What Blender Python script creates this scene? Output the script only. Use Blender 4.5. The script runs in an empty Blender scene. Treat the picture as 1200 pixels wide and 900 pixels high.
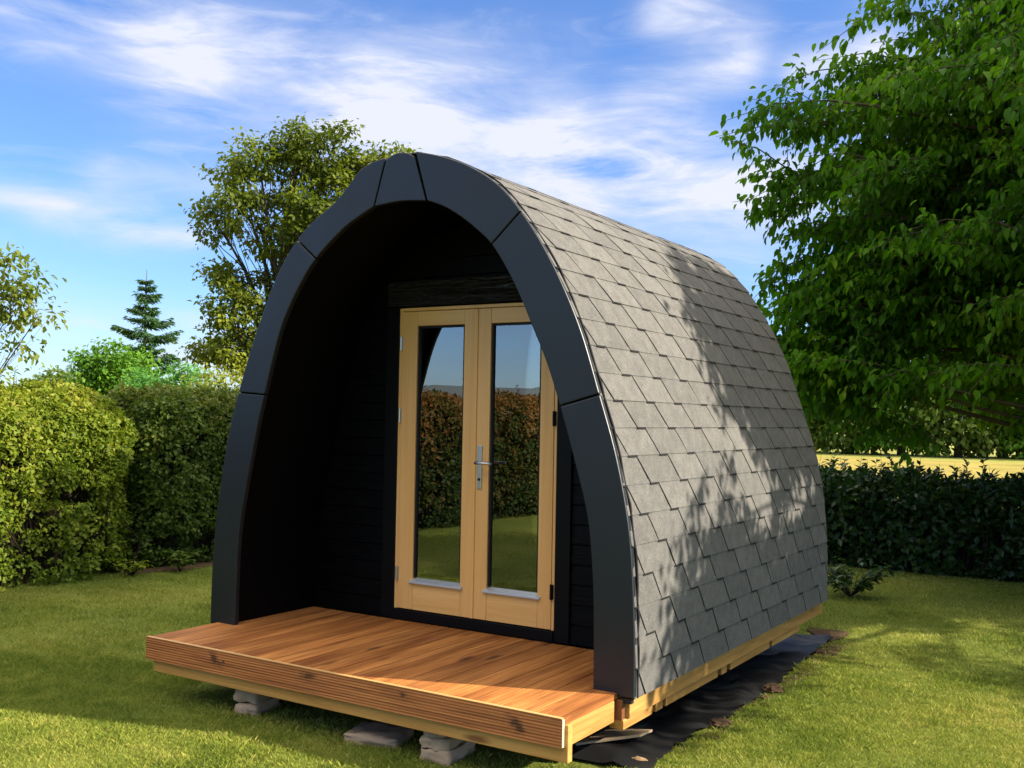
import bpy, math, random
import numpy as np
from mathutils import Vector, Matrix, noise as mnoise

rs = np.random.RandomState(7)
random.seed(7)
scene = bpy.context.scene
COL = scene.collection
GZ = -0.36                       # lawn level; the deck top is z = 0
def R(d): return math.radians(d)

# ------------------------------------------------------------------ helpers
class MB:
    """collects boxes, prisms and tubes into one mesh"""
    def __init__(s): s.v = []; s.f = []
    def add(s, vs, fs):
        o = len(s.v); s.v += [tuple(map(float, p)) for p in vs]
        s.f += [tuple(i + o for i in f) for f in fs]
        return s
    def box(s, x0, x1, y0, y1, z0, z1, rot=0, c=None, jit=0):
        vs = [(x, y, z) for x in (x0, x1) for y in (y0, y1) for z in (z0, z1)]
        if jit: vs = [tuple(a + random.uniform(-jit, jit) for a in p) for p in vs]
        if rot:
            cx, cy = c if c else ((x0 + x1) / 2, (y0 + y1) / 2)
            ca, sa = math.cos(rot), math.sin(rot)
            vs = [(cx + (x - cx) * ca - (y - cy) * sa, cy + (x - cx) * sa + (y - cy) * ca, z) for x, y, z in vs]
        return s.add(vs, [(0, 1, 3, 2), (4, 6, 7, 5), (0, 4, 5, 1), (2, 3, 7, 6), (0, 2, 6, 4), (1, 5, 7, 3)])
    def prism_xz(s, poly, y0, y1):
        """closed polygon in x,z extruded along y (n-gon caps)"""
        n = len(poly)
        vs = [(x, y0, z) for x, z in poly] + [(x, y1, z) for x, z in poly]
        fs = [tuple(range(n)), tuple(range(2 * n - 1, n - 1, -1))]
        fs += [(i, n + i, n + (i + 1) % n, (i + 1) % n) for i in range(n)]
        return s.add(vs, fs)
    def band_xz(s, outer, inner, y0, y1):
        """band between two equally long open polylines, extruded along y (quads)"""
        n = len(outer)
        vs = []
        for (a, b) in zip(outer, inner):
            vs += [(a[0], y0, a[1]), (b[0], y0, b[1]), (a[0], y1, a[1]), (b[0], y1, b[1])]
        fs = []
        for i in range(n - 1):
            p, q = 4 * i, 4 * i + 4
            fs += [(p, q, q + 1, p + 1), (p + 2, p + 3, q + 3, q + 2), (p, p + 2, q + 2, q), (p + 1, q + 1, q + 3, p + 3)]
        e = 4 * (n - 1)
        fs += [(0, 1, 3, 2), (e, e + 2, e + 3, e + 1)]
        return s.add(vs, fs)
    def tube(s, pts, rad, sides=6):
        pts = [Vector(p) for p in pts]; n = len(pts)
        if isinstance(rad, (int, float)): rad = [rad] * n
        vs = []
        up = None
        for i, p in enumerate(pts):
            t = (pts[min(i + 1, n - 1)] - pts[max(i - 1, 0)])
            if t.length < 1e-9: t = Vector((0, 0, 1))
            t.normalize()
            if up is None:
                up = t.orthogonal().normalized()
            else:
                up = (up - t * up.dot(t))
                up = up.normalized() if up.length > 1e-6 else t.orthogonal().normalized()
            w = t.cross(up)
            for k in range(sides):
                a = 2 * math.pi * k / sides
                vs.append(p + (up * math.cos(a) + w * math.sin(a)) * rad[i])
        fs = []
        for i in range(n - 1):
            for k in range(sides):
                a = i * sides + k; b = i * sides + (k + 1) % sides
                fs.append((a, b, b + sides, a + sides))
        fs.append(tuple(range(sides - 1, -1, -1))); fs.append(tuple(range((n - 1) * sides, n * sides)))
        return s.add(vs, fs)

ROOTLOC = {}
def root_loc(o):
    while o.parent is not None: o = o.parent
    return ROOTLOC[o.name]
def tag(o, label, cat, group=None, kind=None):
    if label: o['label'] = label
    if cat: o['category'] = cat
    if group: o['group'] = group
    if kind: o['kind'] = kind
    return o
def thing(name, label, cat, loc, group=None):
    o = bpy.data.objects.new(name, None); COL.objects.link(o)
    o.location = loc; o.empty_display_size = .2
    ROOTLOC[o.name] = Vector(loc)
    return tag(o, label, cat, group)
def link(name, me, mat, parent=None, loc=None, bevel=0, smooth=False, segs=2):
    if mat and not me.materials: me.materials.append(mat)
    o = bpy.data.objects.new(name, me); COL.objects.link(o)
    if parent is not None:
        l = root_loc(parent); o.parent = parent
    else:
        l = Vector(loc) if loc else Vector((0, 0, 0)); o.location = l
        ROOTLOC[o.name] = l
    if l.length > 0: me.transform(Matrix.Translation(-l))
    if smooth: me.polygons.foreach_set('use_smooth', [True] * len(me.polygons))
    if bevel:
        b = o.modifiers.new('bevel', 'BEVEL'); b.width = bevel; b.segments = segs
        b.limit_method = 'ANGLE'; b.angle_limit = R(38)
    return o
def obj(name, mb, mat, parent=None, loc=None, bevel=0, smooth=False, segs=2):
    me = bpy.data.meshes.new(name); me.from_pydata(mb.v, [], mb.f); me.update()
    return link(name, me, mat, parent, loc, bevel, smooth, segs)
def tri_mesh(name, V, T, rnd=None):
    """fast mesh of triangles; rnd one value per vertex-template instance -> face attribute"""
    me = bpy.data.meshes.new(name)
    nv, nt = len(V), len(T)
    me.vertices.add(nv); me.vertices.foreach_set('co', np.ascontiguousarray(V, np.float32).ravel())
    me.loops.add(nt * 3); me.loops.foreach_set('vertex_index', np.ascontiguousarray(T, np.int32).ravel())
    me.polygons.add(nt); me.polygons.foreach_set('loop_start', np.arange(0, nt * 3, 3, dtype=np.int32))
    me.update(calc_edges=True)
    if rnd is not None:
        a = me.attributes.new('rnd', 'FLOAT', 'FACE'); a.data.foreach_set('value', np.ascontiguousarray(rnd, np.float32))
    return me
def unit(a): return a / np.maximum(np.linalg.norm(a, axis=-1, keepdims=True), 1e-9)
LEAF_A = (np.array([(0, 0, 0), (.5, .5, .10), (1, 0, -.08), (.5, -.5, .10)]), np.array([(0, 2, 1), (0, 3, 2)]))
LEAF_B = (np.array([(0, 0, 0), (.28, .42, .09), (.68, .38, .0), (1.05, 0, -.28), (.68, -.38, .0), (.28, -.42, .09), (.5, 0, -.05)]),
          np.array([(6, 1, 0), (6, 2, 1), (6, 3, 2), (6, 4, 3), (6, 5, 4), (6, 0, 5)]))
def leaf_mesh(name, P, D, N, L, W, tmpl=LEAF_A, rnd=None):
    P = np.asarray(P, float); n = len(P)
    D = unit(D); S = unit(np.cross(N, D)); N = np.cross(D, S)
    L = np.broadcast_to(np.asarray(L, float), (n,)); W = np.broadcast_to(np.asarray(W, float), (n,))
    t, f = tmpl
    V = (P[:, None, :] + D[:, None, :] * (t[:, 0][None, :, None] * L[:, None, None])
         + S[:, None, :] * (t[:, 1][None, :, None] * W[:, None, None])
         + N[:, None, :] * (t[:, 2][None, :, None] * L[:, None, None]))
    T = f[None] + (np.arange(n) * len(t))[:, None, None]
    if rnd is None: rnd = rs.rand(n)
    return tri_mesh(name, V.reshape(-1, 3), T.reshape(-1, 3), np.repeat(rnd, len(f)))
def rdir(n): return unit(rs.normal(size=(n, 3)))
def catmull(pts, per=8):
    P = [np.array(p, float) for p in pts]; out = []
    for i in range(len(P) - 1):
        p0 = P[max(i - 1, 0)]; p1 = P[i]; p2 = P[i + 1]; p3 = P[min(i + 2, len(P) - 1)]
        for k in range(per):
            t = k / per
            out.append(.5 * ((2 * p1) + (-p0 + p2) * t + (2 * p0 - 5 * p1 + 4 * p2 - p3) * t * t + (-p0 + 3 * p1 - 3 * p2 + p3) * t ** 3))
    out.append(P[-1]); return np.array(out)
def resample(pl, n):
    pl = np.asarray(pl, float); d = np.r_[0, np.cumsum(np.linalg.norm(np.diff(pl, axis=0), axis=1))]
    s = np.linspace(0, d[-1], n)
    return np.stack([np.interp(s, d, pl[:, k]) for k in range(pl.shape[1])], 1)

# ------------------------------------------------------------------ materials
class NT:
    def __init__(s, name):
        s.m = bpy.data.materials.new(name); s.m.use_nodes = True
        s.t = s.m.node_tree; s.t.nodes.clear()
        s.out = s.n('ShaderNodeOutputMaterial')
    def n(s, typ, **kw):
        nd = s.t.nodes.new(typ)
        for k, v in kw.items():
            if hasattr(nd, k): setattr(nd, k, v)
        return nd
    def l(s, a, b): s.t.links.new(a, b)
    def coord(s, scale=(1, 1, 1), rot=(0, 0, 0), kind='Object'):
        tc = s.n('ShaderNodeTexCoord'); mp = s.n('ShaderNodeMapping')
        mp.inputs['Scale'].default_value = scale; mp.inputs['Rotation'].default_value = rot
        s.l(tc.outputs[kind], mp.inputs['Vector']); return mp.outputs['Vector']
    def noise(s, vec, scale, detail=4, rough=.55, dist=0):
        nd = s.n('ShaderNodeTexNoise'); s.l(vec, nd.inputs['Vector'])
        nd.inputs['Scale'].default_value = scale; nd.inputs['Detail'].default_value = detail
        nd.inputs['Roughness'].default_value = rough; nd.inputs['Distortion'].default_value = dist
        return nd.outputs['Fac']
    def ramp(s, fac, stops):
        r = s.n('ShaderNodeValToRGB'); e = r.color_ramp.elements
        while len(e) < len(stops): e.new(.5)
        for el, (p, c) in zip(e, stops):
            el.position = p; el.color = (*c, 1) if len(c) == 3 else c
        s.l(fac, r.inputs['Fac']); return r.outputs['Color']
    def mix(s, fac, a, b, mode='MIX'):
        m = s.n('ShaderNodeMix', data_type='RGBA', blend_type=mode)
        for inp, v in ((m.inputs[0], fac), (m.inputs[6], a), (m.inputs[7], b)):
            if isinstance(v, (int, float)): inp.default_value = v
            elif isinstance(v, tuple): inp.default_value = (*v, 1)
            else: s.l(v, inp)
        return m.outputs[2]
    def math(s, op, a, b=0.0, c=0.0):
        m = s.n('ShaderNodeMath', operation=op)
        for i, v in enumerate((a, b, c)):
            if isinstance(v, (int, float)): m.inputs[i].default_value = v
            else: s.l(v, m.inputs[i])
        return m.outputs[0]
    def bump(s, h, strength=.3, dist=.01):
        b = s.n('ShaderNodeBump'); b.inputs['Strength'].default_value = strength; b.inputs['Distance'].default_value = dist
        s.l(h, b.inputs['Height']); return b.outputs['Normal']
    def attr(s, name='rnd'):
        a = s.n('ShaderNodeAttribute', attribute_name=name); return a.outputs['Fac']
    def bsdf(s, color, rough=.6, spec=.4, metal=0, normal=None):
        p = s.n('ShaderNodeBsdfPrincipled')
        for inp, v in ((p.inputs['Base Color'], color), (p.inputs['Roughness'], rough)):
            if isinstance(v, (int, float)): inp.default_value = v
            elif isinstance(v, tuple): inp.default_value = (*v, 1)
            else: s.l(v, inp)
        p.inputs['Specular IOR Level'].default_value = spec; p.inputs['Metallic'].default_value = metal
        if normal is not None: s.l(normal, p.inputs['Normal'])
        return p.outputs[0]
    def done(s, sh): s.l(sh, s.out.inputs['Surface']); return s.m

def mat_leaf(name, stops, transl=.35, rough=.5, spec=.3, nscale=1.2):
    t = NT(name); a = t.attr()
    n = t.noise(t.coord(), nscale, 2)
    f = t.math('ADD', t.math('MULTIPLY', a, .65), t.math('MULTIPLY', t.math('SUBTRACT', n, .32), .9))
    c = t.ramp(f, stops)
    b = t.bsdf(c, rough, spec)
    tr = t.n('ShaderNodeBsdfTranslucent')
    tc = t.mix(.5, c, t.mix(1.0, c, (1.6, 1.7, .5), 'MULTIPLY')); t.l(tc, tr.inputs['Color'])
    ms = t.n('ShaderNodeMixShader'); ms.inputs[0].default_value = transl
    t.l(b, ms.inputs[1]); t.l(tr.outputs[0], ms.inputs[2])
    return t.done(ms.outputs[0])
def mat_wood(name, c0, c1, c2, axis='y', grain=(38, 2.2), rough=.6, knots=True, ridges=0, spec=.3, knot_c=(.05, .022, .01), bumpk=.25, pv=.0):
    t = NT(name)
    g, a = grain
    sc = {'x': (a, g, g), 'y': (g, a, g), 'z': (g, g, a)}[axis]
    v = t.coord(sc)
    n = t.noise(v, 1, 5, .6, .6)
    col = t.ramp(n, [(.25, c0), (.5, c1), (.75, c2)])
    broad = t.noise(t.coord({'x': (.7, 7, 7), 'y': (7, .7, 7), 'z': (7, 7, .7)}[axis]), 1, 2)
    col = t.mix(t.math('MULTIPLY', broad, .7), col, t.mix(1.0, col, (.72, .62, .52), 'MULTIPLY'))
    h = n
    if knots:
        vo = t.n('ShaderNodeTexVoronoi')
        t.l(t.coord({'x': (2.2, 9, 9), 'y': (9, 2.2, 9), 'z': (9, 9, 2.2)}[axis]), vo.inputs['Vector'])
        vo.inputs['Scale'].default_value = .75
        wob = t.math('ADD', vo.outputs['Distance'], t.math('MULTIPLY', t.math('SUBTRACT', n, .5), .22))
        k = t.ramp(wob, [(.07, (1, 1, 1)), (.17, (0, 0, 0))])
        col = t.mix(t.math('MULTIPLY', k, .85), col, knot_c)
    nm = t.bump(h, bumpk, .004)
    return t.done(t.bsdf(col, rough, spec, 0, nm))

def mat_plain(name, col, rough=.5, spec=.4, metal=0, var=.25, nscale=6, bump=.1, bscale=60):
    t = NT(name); v = t.coord()
    n = t.noise(v, nscale, 4)
    c = t.mix(t.math('MULTIPLY', n, var * 2), col, tuple(x * .45 for x in col))
    nm = t.bump(t.noise(v, bscale, 3), bump, .003)
    return t.done(t.bsdf(c, t.math('ADD', t.math('MULTIPLY', n, .25), rough - .12), spec, metal, nm))

M = {}
M['trim'] = mat_plain('dark_trim_paint', (.0075, .0105, .016), .42, .5, 0, .4, 3, .12, 90)
def mat_black_boards():
    t = NT('black_stained_boards'); v = t.coord((5, 30, 42))
    n = t.noise(v, 1, 5, .65, 1.6)
    c = t.ramp(n, [(.35, (.0008, .0008, .0009)), (.7, (.003, .003, .0033))])
    nm = t.bump(n, .55, .006)
    return t.done(t.bsdf(c, t.math('ADD', t.math('MULTIPLY', n, .3), .3), .1, 0, nm))
M['black'] = mat_black_boards()
def mat_lintel():
    t = NT('brushed_black_board'); n = t.noise(t.coord((3.2, 10, 30)), 1, 4, .6, 2.6)
    return t.done(t.bsdf(t.ramp(n, [(.4, (.002, .002, .0022)), (.75, (.012, .013, .016))]), .26, .5, 0, t.bump(n, 1.0, .03)))
M['lintel'] = mat_lintel()
M['black_frame'] = mat_plain('black_frame_paint', (.003, .0032, .0036), .45, .15, 0, .2, 4, .15, 70)
M['dark_in'] = mat_plain('dark_interior', (.02, .017, .014), .8, .2)
M['rubber'] = mat_plain('black_rubber', (.012, .012, .013), .6, .3)
def mat_shingle():
    t = NT('grey_mineral_shingle'); v = t.coord()
    a = t.attr()
    fine = t.noise(v, 120, 3, .8)
    mid = t.noise(v, 14, 4, .6)
    big = t.noise(v, 1.7, 3)
    base = t.ramp(a, [(0, (.091, .087, .082)), (.5, (.103, .098, .092)), (1, (.117, .111, .103))])
    c = t.mix(t.math('MULTIPLY', t.math('ABSOLUTE', t.math('SUBTRACT', fine, .5)), 2.6), base, t.ramp(fine, [(.35, (.05, .05, .052)), (.65, (.26, .25, .235))]))
    c = t.mix(t.ramp(mid, [(.35, (0, 0, 0)), (.68, (1, 1, 1))]), c, t.mix(1.0, c, (.74, .74, .76), 'MULTIPLY'))
    c = t.mix(t.math('MULTIPLY', big, .4), c, t.mix(1.0, c, (1.25, 1.22, 1.15), 'MULTIPLY'))
    vo = t.n('ShaderNodeTexVoronoi'); vo.inputs['Scale'].default_value = 34; t.l(v, vo.inputs['Vector'])
    fl = t.ramp(t.math('ADD', vo.outputs['Distance'], t.math('MULTIPLY', mid, .25)), [(.16, (1, 1, 1)), (.22, (0, 0, 0))])
    c = t.mix(t.math('MULTIPLY', fl, .4), c, (.3, .29, .27))
    nm = t.bump(t.math('ADD', fine, t.math('MULTIPLY', mid, 2)), .35, .004)
    return t.done(t.bsdf(c, .85, .25, 0, nm))
M['shingle'] = mat_shingle()
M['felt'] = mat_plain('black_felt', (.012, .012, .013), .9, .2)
M['door'] = mat_wood('varnished_pine', (.78, .42, .125), (.88, .50, .165), (.92, .57, .22), 'z', (26, .9), .38, False, spec=.45, bumpk=.05)
M['door_x'] = mat_wood('varnished_pine_rail', (.77, .41, .12), (.89, .52, .175), (.93, .58, .23), 'x', (26, .9), .38, False, spec=.45, bumpk=.05)
def mat_deck():
    t = NT('oiled_decking'); v = t.coord((34, 1.5, 34))
    n = t.noise(v, 1, 5, .62, .7)
    col = t.ramp(n, [(.24, (.15, .052, .015)), (.42, (.30, .116, .031)), (.58, (.42, .172, .046)), (.8, (.55, .255, .078))])
    br = t.noise(t.coord((7.5, .9, 5)), 1, 3)
    col = t.mix(t.ramp(br, [(.38, (0, 0, 0)), (.66, (1, 1, 1))]), col, t.mix(1.0, col, (.52, .42, .36), 'MULTIPLY'))
    a = t.attr()
    col = t.mix(t.math('MULTIPLY', a, .5), col, t.mix(1.0, col, (1.35, 1.3, 1.2), 'MULTIPLY'))
    vo = t.n('ShaderNodeTexVoronoi'); t.l(t.coord((8.5, 2.4, 1)), vo.inputs['Vector']); vo.inputs['Scale'].default_value = .8
    wob = t.math('ADD', vo.outputs['Distance'], t.math('MULTIPLY', t.math('SUBTRACT', n, .5), .3))
    k = t.ramp(wob, [(.07, (1, 1, 1)), (.2, (0, 0, 0))])
    col = t.mix(t.math('MULTIPLY', k, .85), col, (.045, .016, .008))
    return t.done(t.bsdf(col, .62, .25, 0, t.bump(n, .3, .004)))
M['deck'] = mat_deck()
def mat_fascia():
    t = NT('ribbed_fascia_wood'); n = t.noise(t.coord((1.7, 60, 70)), 1, 5, .65, .8)
    col = t.ramp(n, [(.25, (.13, .043, .014)), (.5, (.36, .125, .034)), (.75, (.52, .205, .06))])
    n2 = t.noise(t.coord((14, 9, 26)), 1, 4, .65)
    tc = t.n('ShaderNodeTexCoord'); sx = t.n('ShaderNodeSeparateXYZ'); t.l(tc.outputs['Object'], sx.inputs[0])
    tot = None          # four dark knots with resin streaks, x and height along the board
    for kx, kz, rx, rz, sh in ((-.84, .315, .05, .06, -.9), (-.77, .305, .016, .012, 0), (-.13, .32, .055, .026, .4), (.51, .322, .030, .018, .3), (1.17, .29, .045, .055, -.7)):
        dx = t.math('SUBTRACT', sx.outputs[0], kx); dz = t.math('SUBTRACT', sx.outputs[2], kz)
        dx2 = t.math('ADD', dx, t.math('MULTIPLY', dz, -sh)) if sh else dx
        e = t.math('SQRT', t.math('ADD', t.math('POWER', t.math('ABSOLUTE', t.math('DIVIDE', dx2, rx)), 2.0), t.math('POWER', t.math('ABSOLUTE', t.math('DIVIDE', dz, rz)), 2.0)))
        e = t.math('ADD', e, t.math('MULTIPLY', t.math('SUBTRACT', n2, .5), 2.4))
        kk = t.ramp(e, [(.25, (1, 1, 1)), (.95, (0, 0, 0))])
        tot = kk if tot is None else t.mix(1.0, tot, kk, 'LIGHTEN')
    col = t.mix(t.math('MULTIPLY', tot, .82), col, (.045, .018, .009))
    return t.done(t.bsdf(col, .55, .3, 0, t.bump(n, .35, .004)))
M['fascia'] = mat_fascia()
M['edge_highlight'] = mat_wood('pale_edge_highlight', (.50, .28, .10), (.62, .37, .15), (.72, .46, .22), 'x', (30, 1.5), .5, False)  # pale wood colour standing in for the lit fascia arris
M['endgrain'] = mat_plain('pale_end_grain', (.72, .55, .34), .7, .2, 0, .2, 30)
M['timber'] = mat_wood('yellow_construction_timber', (.30, .145, .035), (.45, .235, .062), (.57, .33, .10), 'y', (30, 1.6), .6, True, knot_c=(.16, .06, .02))
M['timber_x'] = mat_wood('yellow_joist_timber', (.42, .20, .048), (.55, .29, .078), (.65, .38, .12), 'x', (30, 1.6), .6, True, knot_c=(.16, .06, .02))
M['stained'] = mat_wood('brown_stained_timber', (.09, .03, .012), (.16, .06, .02), (.22, .09, .03), 'z', (40, 2), .6, False)
M['steel'] = mat_plain('brushed_steel', (.62, .63, .64), .32, .5, 1, .1, 20, .03, 200)
M['alu'] = mat_plain('aluminium_sill', (.66, .69, .72), .38, .5, .6, .1, 20, .02, 200)
M['concrete'] = mat_plain('rough_grey_concrete', (.50, .36, .235), .95, .15, 0, .45, 14, .9, 45)
M['soil'] = mat_plain('brown_soil', (.085, .05, .03), .95, .1, 0, .4, 14, .9, 30)
M['plastic'] = mat_plain('black_weed_membrane', (.010, .010, .0105), .5, .3, 0, .35, 9, .35, 24)
def mat_glass():
    t = NT('double_glazing')
    fr = t.n('ShaderNodeFresnel'); fr.inputs['IOR'].default_value = 1.9
    gl = t.n('ShaderNodeBsdfGlossy'); gl.inputs['Roughness'].default_value = 0.004
    gl.inputs['Color'].default_value = (.93, .96, 1, 1)
    tr = t.n('ShaderNodeBsdfTransparent'); tr.inputs['Color'].default_value = (.55, .58, .56, 1)
    ms = t.n('ShaderNodeMixShader')
    t.l(t.math('ADD', t.math('MULTIPLY', fr.outputs[0], 1.4), .075), ms.inputs[0])
    t.l(tr.outputs[0], ms.inputs[1]); t.l(gl.outputs[0], ms.inputs[2])
    return t.done(ms.outputs[0])
M['glass'] = mat_glass()
M['bark'] = mat_plain('grey_brown_bark', (.10, .075, .05), .9, .1, 0, .4, 10, .8, 20)
M['twig'] = mat_plain('brown_twigs', (.03, .023, .015), .9, .1, 0, .4, 10, .8, 20)
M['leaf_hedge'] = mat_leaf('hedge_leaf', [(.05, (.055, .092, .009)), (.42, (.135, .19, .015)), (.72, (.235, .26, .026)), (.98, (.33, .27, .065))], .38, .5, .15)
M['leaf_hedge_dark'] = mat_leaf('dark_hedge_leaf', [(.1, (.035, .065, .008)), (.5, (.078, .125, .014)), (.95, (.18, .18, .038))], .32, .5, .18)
M['leaf_copper'] = mat_leaf('copper_hedge_leaf', [(.1, (.012, .03, .006)), (.42, (.035, .06, .010)), (.64, (.11, .075, .016)), (.95, (.26, .11, .035))], .3, .5, .15)
M['leaf_laurel'] = mat_leaf('broad_hedge_leaf', [(.1, (.015, .04, .006)), (.5, (.028, .07, .011)), (.95, (.055, .11, .02))], .3, .4, .4)
M['leaf_big'] = mat_leaf('hornbeam_leaf', [(.05, (.03, .09, .004)), (.45, (.06, .165, .006)), (.74, (.115, .245, .009)), (.98, (.30, .38, .03))], .5, .5, .14, .7)
M['leaf_tall'] = mat_leaf('maple_leaf', [(.12, (.03, .05, .006)), (.5, (.095, .13, .012)), (.92, (.23, .25, .025))], .4, .5, .15)
M['leaf_sap'] = mat_leaf('sapling_leaf', [(.1, (.07, .11, .010)), (.5, (.13, .17, .018)), (.95, (.21, .22, .04))], .4, .5, .15)
M['needle'] = mat_leaf('conifer_needle', [(.1, (.03, .08, .03)), (.5, (.05, .12, .04)), (.95, (.09, .19, .05))], .2)
M['leaf_round'] = mat_leaf('green_round_leaf', [(.1, (.045, .12, .010)), (.5, (.085, .20, .015)), (.95, (.15, .29, .028))], .38, .5, .15)
M['leaf_mint'] = mat_leaf('pale_green_leaf', [(.1, (.06, .17, .035)), (.5, (.10, .26, .055)), (.95, (.17, .34, .085))], .38, .5, .15)
M['leaf_yg'] = mat_leaf('yellow_green_leaf', [(.1, (.13, .16, .015)), (.5, (.20, .23, .02)), (.95, (.29, .28, .04))], .4)
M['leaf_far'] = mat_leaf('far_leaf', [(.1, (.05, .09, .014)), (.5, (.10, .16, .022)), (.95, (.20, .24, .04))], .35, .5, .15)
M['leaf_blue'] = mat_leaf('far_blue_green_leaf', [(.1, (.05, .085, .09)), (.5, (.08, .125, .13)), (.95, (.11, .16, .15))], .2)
def mat_ground(name, stops, s1, s2):
    t = NT(name); v = t.coord()
    f = t.math('ADD', t.math('MULTIPLY', t.noise(v, s1, 5), .55), t.math('MULTIPLY', t.noise(v, s2, 4, .7), .45))
    return t.done(t.bsdf(t.ramp(f, stops), .95, .1, 0, t.bump(t.noise(v, s2, 3), .6, .02)))
M['lawn'] = mat_ground('lawn_ground', [(.3, (.055, .072, .013)), (.5, (.105, .128, .02)), (.7, (.18, .185, .034))], .8, 38)
M['field'] = mat_ground('dry_field', [(.32, (.14, .135, .03)), (.5, (.24, .19, .045)), (.66, (.33, .25, .07))], .45, 5)
M['meadow'] = mat_ground('meadow_green', [(.3, (.16, .17, .04)), (.5, (.22, .22, .05)), (.7, (.28, .25, .07))], .3, 3)
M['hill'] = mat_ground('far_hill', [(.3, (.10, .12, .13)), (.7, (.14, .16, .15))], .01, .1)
def mat_grass():
    t = NT('grass_blade'); a = t.attr()
    v = t.coord()
    n = t.noise(v, .75, 4); n2 = t.noise(v, 5.5, 3)
    f = t.math('ADD', t.math('ADD', t.math('MULTIPLY', a, .5), t.math('MULTIPLY', t.math('SUBTRACT', n, .5), 1.3)), t.math('MULTIPLY', t.math('SUBTRACT', n2, .12), .75))
    c = t.ramp(f, [(.05, (.078, .122, .014)), (.40, (.165, .218, .026)), (.68, (.27, .295, .042)), (.98, (.48, .43, .11))])
    b = t.bsdf(c, .55, .25)
    tr = t.n('ShaderNodeBsdfTranslucent'); t.l(c, tr.inputs['Color'])
    ms = t.n('ShaderNodeMixShader'); ms.inputs[0].default_value = .35
    t.l(b, ms.inputs[1]); t.l(tr.outputs[0], ms.inputs[2])
    return t.done(ms.outputs[0])
M['grass'] = mat_grass()

# ------------------------------------------------------------------ profiles of the pod (x, z), measured in metres
OUT_R = [(1.5, -.02), (1.497, .298), (1.475, .68), (1.44, .92), (1.376, 1.189), (1.286, 1.464), (1.183, 1.766), (1.069, 2.015), (.943, 2.236), (.803, 2.432), (.659, 2.585), (.479, 2.703), (.292, 2.782), (.09, 2.838)]
OUT_L = [(-.123, 2.826), (-.225, 2.812), (-.325, 2.770), (-.395, 2.700), (-.509, 2.600), (-.66, 2.515), (-.808, 2.400), (-.974, 2.184), (-1.145, 1.828), (-1.284, 1.464), (-1.372, 1.158), (-1.45, .70), (-1.48, .351), (-1.487, -.02)]
IN_R = [(1.278, -.02), (1.271, .413), (1.257, .632), (1.229, .851), (1.161, 1.092), (1.061, 1.402), (.975, 1.63), (.889, 1.81), (.801, 1.993), (.712, 2.143), (.622, 2.268), (.532, 2.349), (.417, 2.434), (.299, 2.502), (.18, 2.547)]
IN_L = [(-.204, 2.549), (-.319, 2.499), (-.45, 2.429), (-.649, 2.274), (-.798, 2.09), (-.933, 1.844), (-1.055, 1.45), (-1.131, 1.164), (-1.24, .641), (-1.262, .3), (-1.263, -.02)]
def seg(pts, a, b, n, per=10):
    """part of the smooth curve through pts between the z (or index) of the nearest points a and b"""
    c = catmull(pts, per)
    i = int(np.argmin(np.linalg.norm(c - np.array(a), axis=1))); j = int(np.argmin(np.linalg.norm(c - np.array(b), axis=1)))
    s = c[min(i, j):max(i, j) + 1]
    if i > j: s = s[::-1]
    return resample(s, n)

POD = thing('glamping_pod', 'black fronted arched timber camping pod with grey shingle roof and pine double doors', 'garden pod', (0, 1.45, GZ))

# front arch trim: seven panels with small open joints
G = .004
def panel(out_pts, oa, ob, in_pts, ia, ib, n=22, y0=0.0, y1=.036, label=None):
    o = seg(out_pts, oa, ob, n); i = seg(in_pts, ia, ib, n)
    d0 = unit(o[1] - o[0]); d1 = unit(o[-1] - o[-2])
    e0 = unit(i[1] - i[0]); e1 = unit(i[-1] - i[-2])
    o[0] += d0 * G; o[-1] -= d1 * G; i[0] += e0 * G; i[-1] -= e1 * G
    return MB().band_xz([tuple(p) for p in o], [tuple(p) for p in i], y0, y1)
parts = [
    (OUT_R, (1.5, -.02), (1.286, 1.464), IN_R, (1.278, -.02), (1.061, 1.402)),
    (OUT_R, (1.286, 1.464), (.803, 2.432), IN_R, (1.061, 1.402), (.622, 2.268)),
    (OUT_R, (.803, 2.432), (.09, 2.838), IN_R, (.622, 2.268), (.18, 2.547)),
    (OUT_L, (-.123, 2.826), (-.808, 2.400), IN_L, (-.204, 2.549), (-.649, 2.274)),
    (OUT_L, (-.808, 2.400), (-1.284, 1.464), IN_L, (-.649, 2.274), (-1.055, 1.45)),
    (OUT_L, (-1.284, 1.464), (-1.487, -.02), IN_L, (-1.055, 1.45), (-1.263, -.02)),
]
for q in parts: obj('arch_panel', panel(*q), M['trim'], POD, bevel=.006)
ko = resample(catmull([(-.118, 2.812), (-.065, 2.838), (-.011, 2.842), (.045, 2.83), (.086, 2.806)]), 14)
ki = resample(catmull([(-.196, 2.549), (-.015, 2.561), (.172, 2.547)]), 14)
k = MB(); k.band_xz([tuple(p) for p in ko], [tuple(p) for p in ki], -.002, .034)
# the two cuts of the keystone are slightly curved
obj('arch_keystone', k, M['trim'], POD, bevel=.005)

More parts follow.
